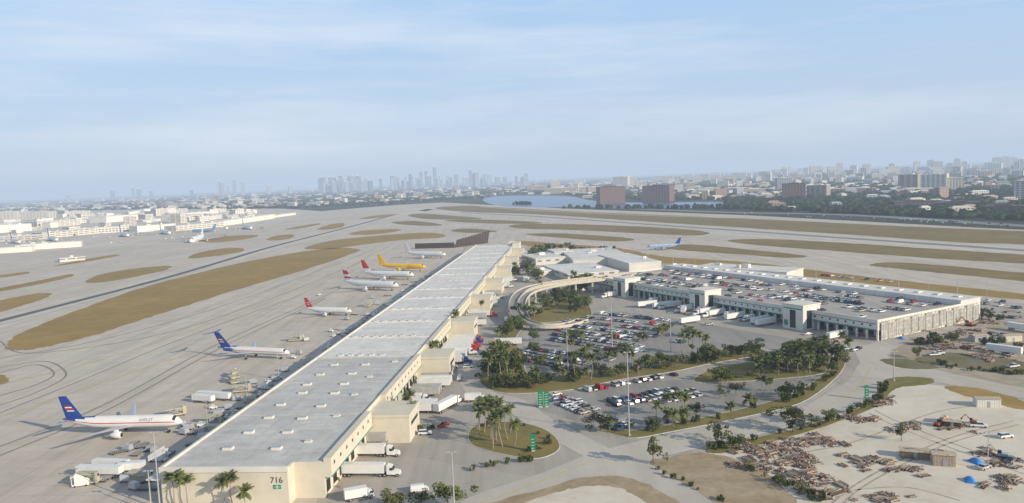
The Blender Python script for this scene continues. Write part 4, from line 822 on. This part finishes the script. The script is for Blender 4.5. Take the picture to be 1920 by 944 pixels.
mb=MB(); 
for i in range(2300):
    x=R.uniform(-350,2250); dd=R.uniform(4.5,bnd(x)-hor(x)); y=hor(x)+dd
    if inpoly(x,y,lake) or inpoly(x,y+3,lake): continue
    if x>1300 and dd>58 and R.random()<.85: continue
    p=P(x,y); w=R.uniform(14,45)*(1+.5*(dd<25)); dpt=R.uniform(12,28); h=R.uniform(6,14)+(R.random()<.12)*R.uniform(5,20); a=R.uniform(-.5,.5); ca,sa=math.cos(a),math.sin(a); m=R.choices(range(6),[5,3,6,2,3,1])[0]
    rot=lambda px_,py_,z:(p.x+px_*ca-py_*sa,p.y+px_*sa+py_*ca,z)
    mb.hexa([rot(-w/2,0,0),rot(w/2,0,0),rot(w/2,dpt,0),rot(-w/2,dpt,0)],[rot(-w/2,0,h),rot(w/2,0,h),rot(w/2,dpt,h),rot(-w/2,dpt,h)],m)
    mb.hexa([rot(-w*.45,1,h),rot(w*.45,1,h),rot(w*.45,dpt-1,h),rot(-w*.45,dpt-1,h)],[rot(-w*.35,dpt*.45,h+2),rot(w*.35,dpt*.45,h+2),rot(w*.35,dpt*.55,h+2),rot(-w*.35,dpt*.55,h+2)],m)
o=thing('distant_houses','mass of small pale houses and shops among trees','houses',mb.mesh('houses',fs)); o['kind']='stuff'
t=(1+5**.5)/2
iv=[Vector(v).normalized() for v in ((-1,t,0),(1,t,0),(-1,-t,0),(1,-t,0),(0,-1,t),(0,1,t),(0,-1,-t),(0,1,-t),(t,0,-1),(t,0,1),(-t,0,-1),(-t,0,1))]
fi=[(0,11,5),(0,5,1),(0,1,7),(0,7,10),(0,10,11),(1,5,9),(5,11,4),(11,10,2),(10,7,6),(7,1,8),(3,9,4),(3,4,2),(3,2,6),(3,6,8),(3,8,9),(4,9,5),(2,4,11),(6,2,10),(8,6,7),(9,8,1)]
mb=MB()
def blob(p,s,hz):
    n=len(mb.v)
    for v in iv:
        k=R.uniform(.7,1.25); mb.v.append((p.x+v.x*s*k,p.y+v.y*s*k,hz*.5+v.z*hz*.75*k))
    for f in fi: mb.f.append(tuple(n+q for q in f)); mb.m.append(0)
for i in range(18000):
    x=R.uniform(-350,2250); dd=R.uniform(4,bnd(x)-hor(x)+1); y=hor(x)+dd
    if x<430 and dd>22 and R.random()<.8: continue
    if inpoly(x,y,lake) or inpoly(x,y+1.5,lake) or inpoly(x,y+4,lake): continue
    p=P(x,y); blob(p,R.uniform(4,9)*(1+.02*p.length/100),R.uniform(5,10))
for i in range(160):
    x=R.choice((R.gauss(982,6),R.uniform(560,760),R.uniform(1050,1370))); y=384 if 900<x<1000 else (391+R.uniform(-.5,1.5) if x>1000 else 386-(x-560)*.02+R.uniform(-3,3)); blob(P(x,y),R.uniform(4,8),R.uniform(6,11))
o=thing('distant_trees','dense dark green tree canopy across the suburbs','trees',mb.mesh('canopy',[mCAN])); o['kind']='stuff'
# ------------------------------------------------ atmosphere (volume that glows by emission), world, sky, sun
mb=MB(); K=60000; mb.box(-K,K,-K,K,-40,300)
hz=bpy.data.materials.new('haze'); hz.use_nodes=True; nt=hz.node_tree; nt.nodes.clear(); out=nt.nodes.new('ShaderNodeOutputMaterial')
sig=1/9000.0
ab=nt.nodes.new('ShaderNodeVolumeAbsorption'); ab.inputs['Color'].default_value=(0,0,0,1); ab.inputs['Density'].default_value=sig
em=nt.nodes.new('ShaderNodeEmission'); em.inputs['Color'].default_value=(.52,.625,.77,1); em.inputs['Strength'].default_value=sig
ad=nt.nodes.new('ShaderNodeAddShader'); nt.links.new(ab.outputs[0],ad.inputs[0]); nt.links.new(em.outputs[0],ad.inputs[1]); nt.links.new(ad.outputs[0],out.inputs['Volume'])
setting('haze_box',mb.mesh('haze_box',[hz]))  # haze box: absorbs and emits, its glow stands in for scattered light
el=math.radians(22); sx,sy=.83,-.57; n=math.hypot(sx,sy); sd=Vector((sx/n*math.cos(el),sy/n*math.cos(el),math.sin(el)))
w=bpy.data.worlds.new('World'); bpy.context.scene.world=w; w.use_nodes=True; nt=w.node_tree
bg=nt.nodes['Background']; sk=nt.nodes.new('ShaderNodeTexSky'); sk.sky_type='NISHITA'; sk.sun_disc=False; sk.sun_elevation=el; sk.sun_rotation=math.atan2(sx,sy); sk.air_density=1; sk.dust_density=1.0; sk.ozone_density=1.5
tc=nt.nodes.new('ShaderNodeTexCoord'); mp=nt.nodes.new('ShaderNodeMapping'); mp.inputs['Scale'].default_value=(1.1,1.1,9); mp.inputs['Rotation'].default_value=(0,.14,0); nt.links.new(tc.outputs['Generated'],mp.inputs[0])
c1=ramp(nt,noise(nt,mp.outputs[0],1.7,9,.6),.43,.72)
sp=nt.nodes.new('ShaderNodeSeparateXYZ'); nt.links.new(tc.outputs['Generated'],sp.inputs[0])
up=ramp(nt,sp.outputs[2],.03,.28); zen=ramp(nt,sp.outputs[2],.30,.62)
K2=1/.14
base_c=mixc(nt,up,tuple(v*K2 for v in (.55,.67,.84)),tuple(v*K2 for v in (.40,.64,.97)))
col=mixc(nt,.88,sk.outputs[0],base_c)
col=mixc(nt,mathn(nt,'MULTIPLY',c1,.75),col,tuple(v*K2 for v in (.78,.86,.95)))
col=mixc(nt,zen,col,tuple(v*K2 for v in (.20,.27,.38)))
nt.links.new(col,bg.inputs[0]); bg.inputs[1].default_value=.14
sl=bpy.data.lights.new('sun','SUN'); sl.energy=5.0; sl.angle=math.radians(.5); sl.color=(1,.88,.70); so=bpy.data.objects.new('sun',sl); C.objects.link(so); so.rotation_euler=sd.to_track_quat('Z','Y').to_euler(); so.location=(0,0,500)
# ------------------------------------------------ camera
cam=bpy.data.cameras.new('camera'); co=bpy.data.objects.new('camera',cam); C.objects.link(co)
mt=Matrix((r_,u_,-f_)).transposed().to_4x4(); mt.translation=Vector((0,0,H)); co.matrix_world=mt
cam.sensor_width=36; cam.lens=36*F/1920; cam.clip_start=1; cam.clip_end=200000
bpy.context.scene.camera=co
vs=bpy.context.scene.view_settings; vs.view_transform='Standard'; vs.look='None'; vs.exposure=0
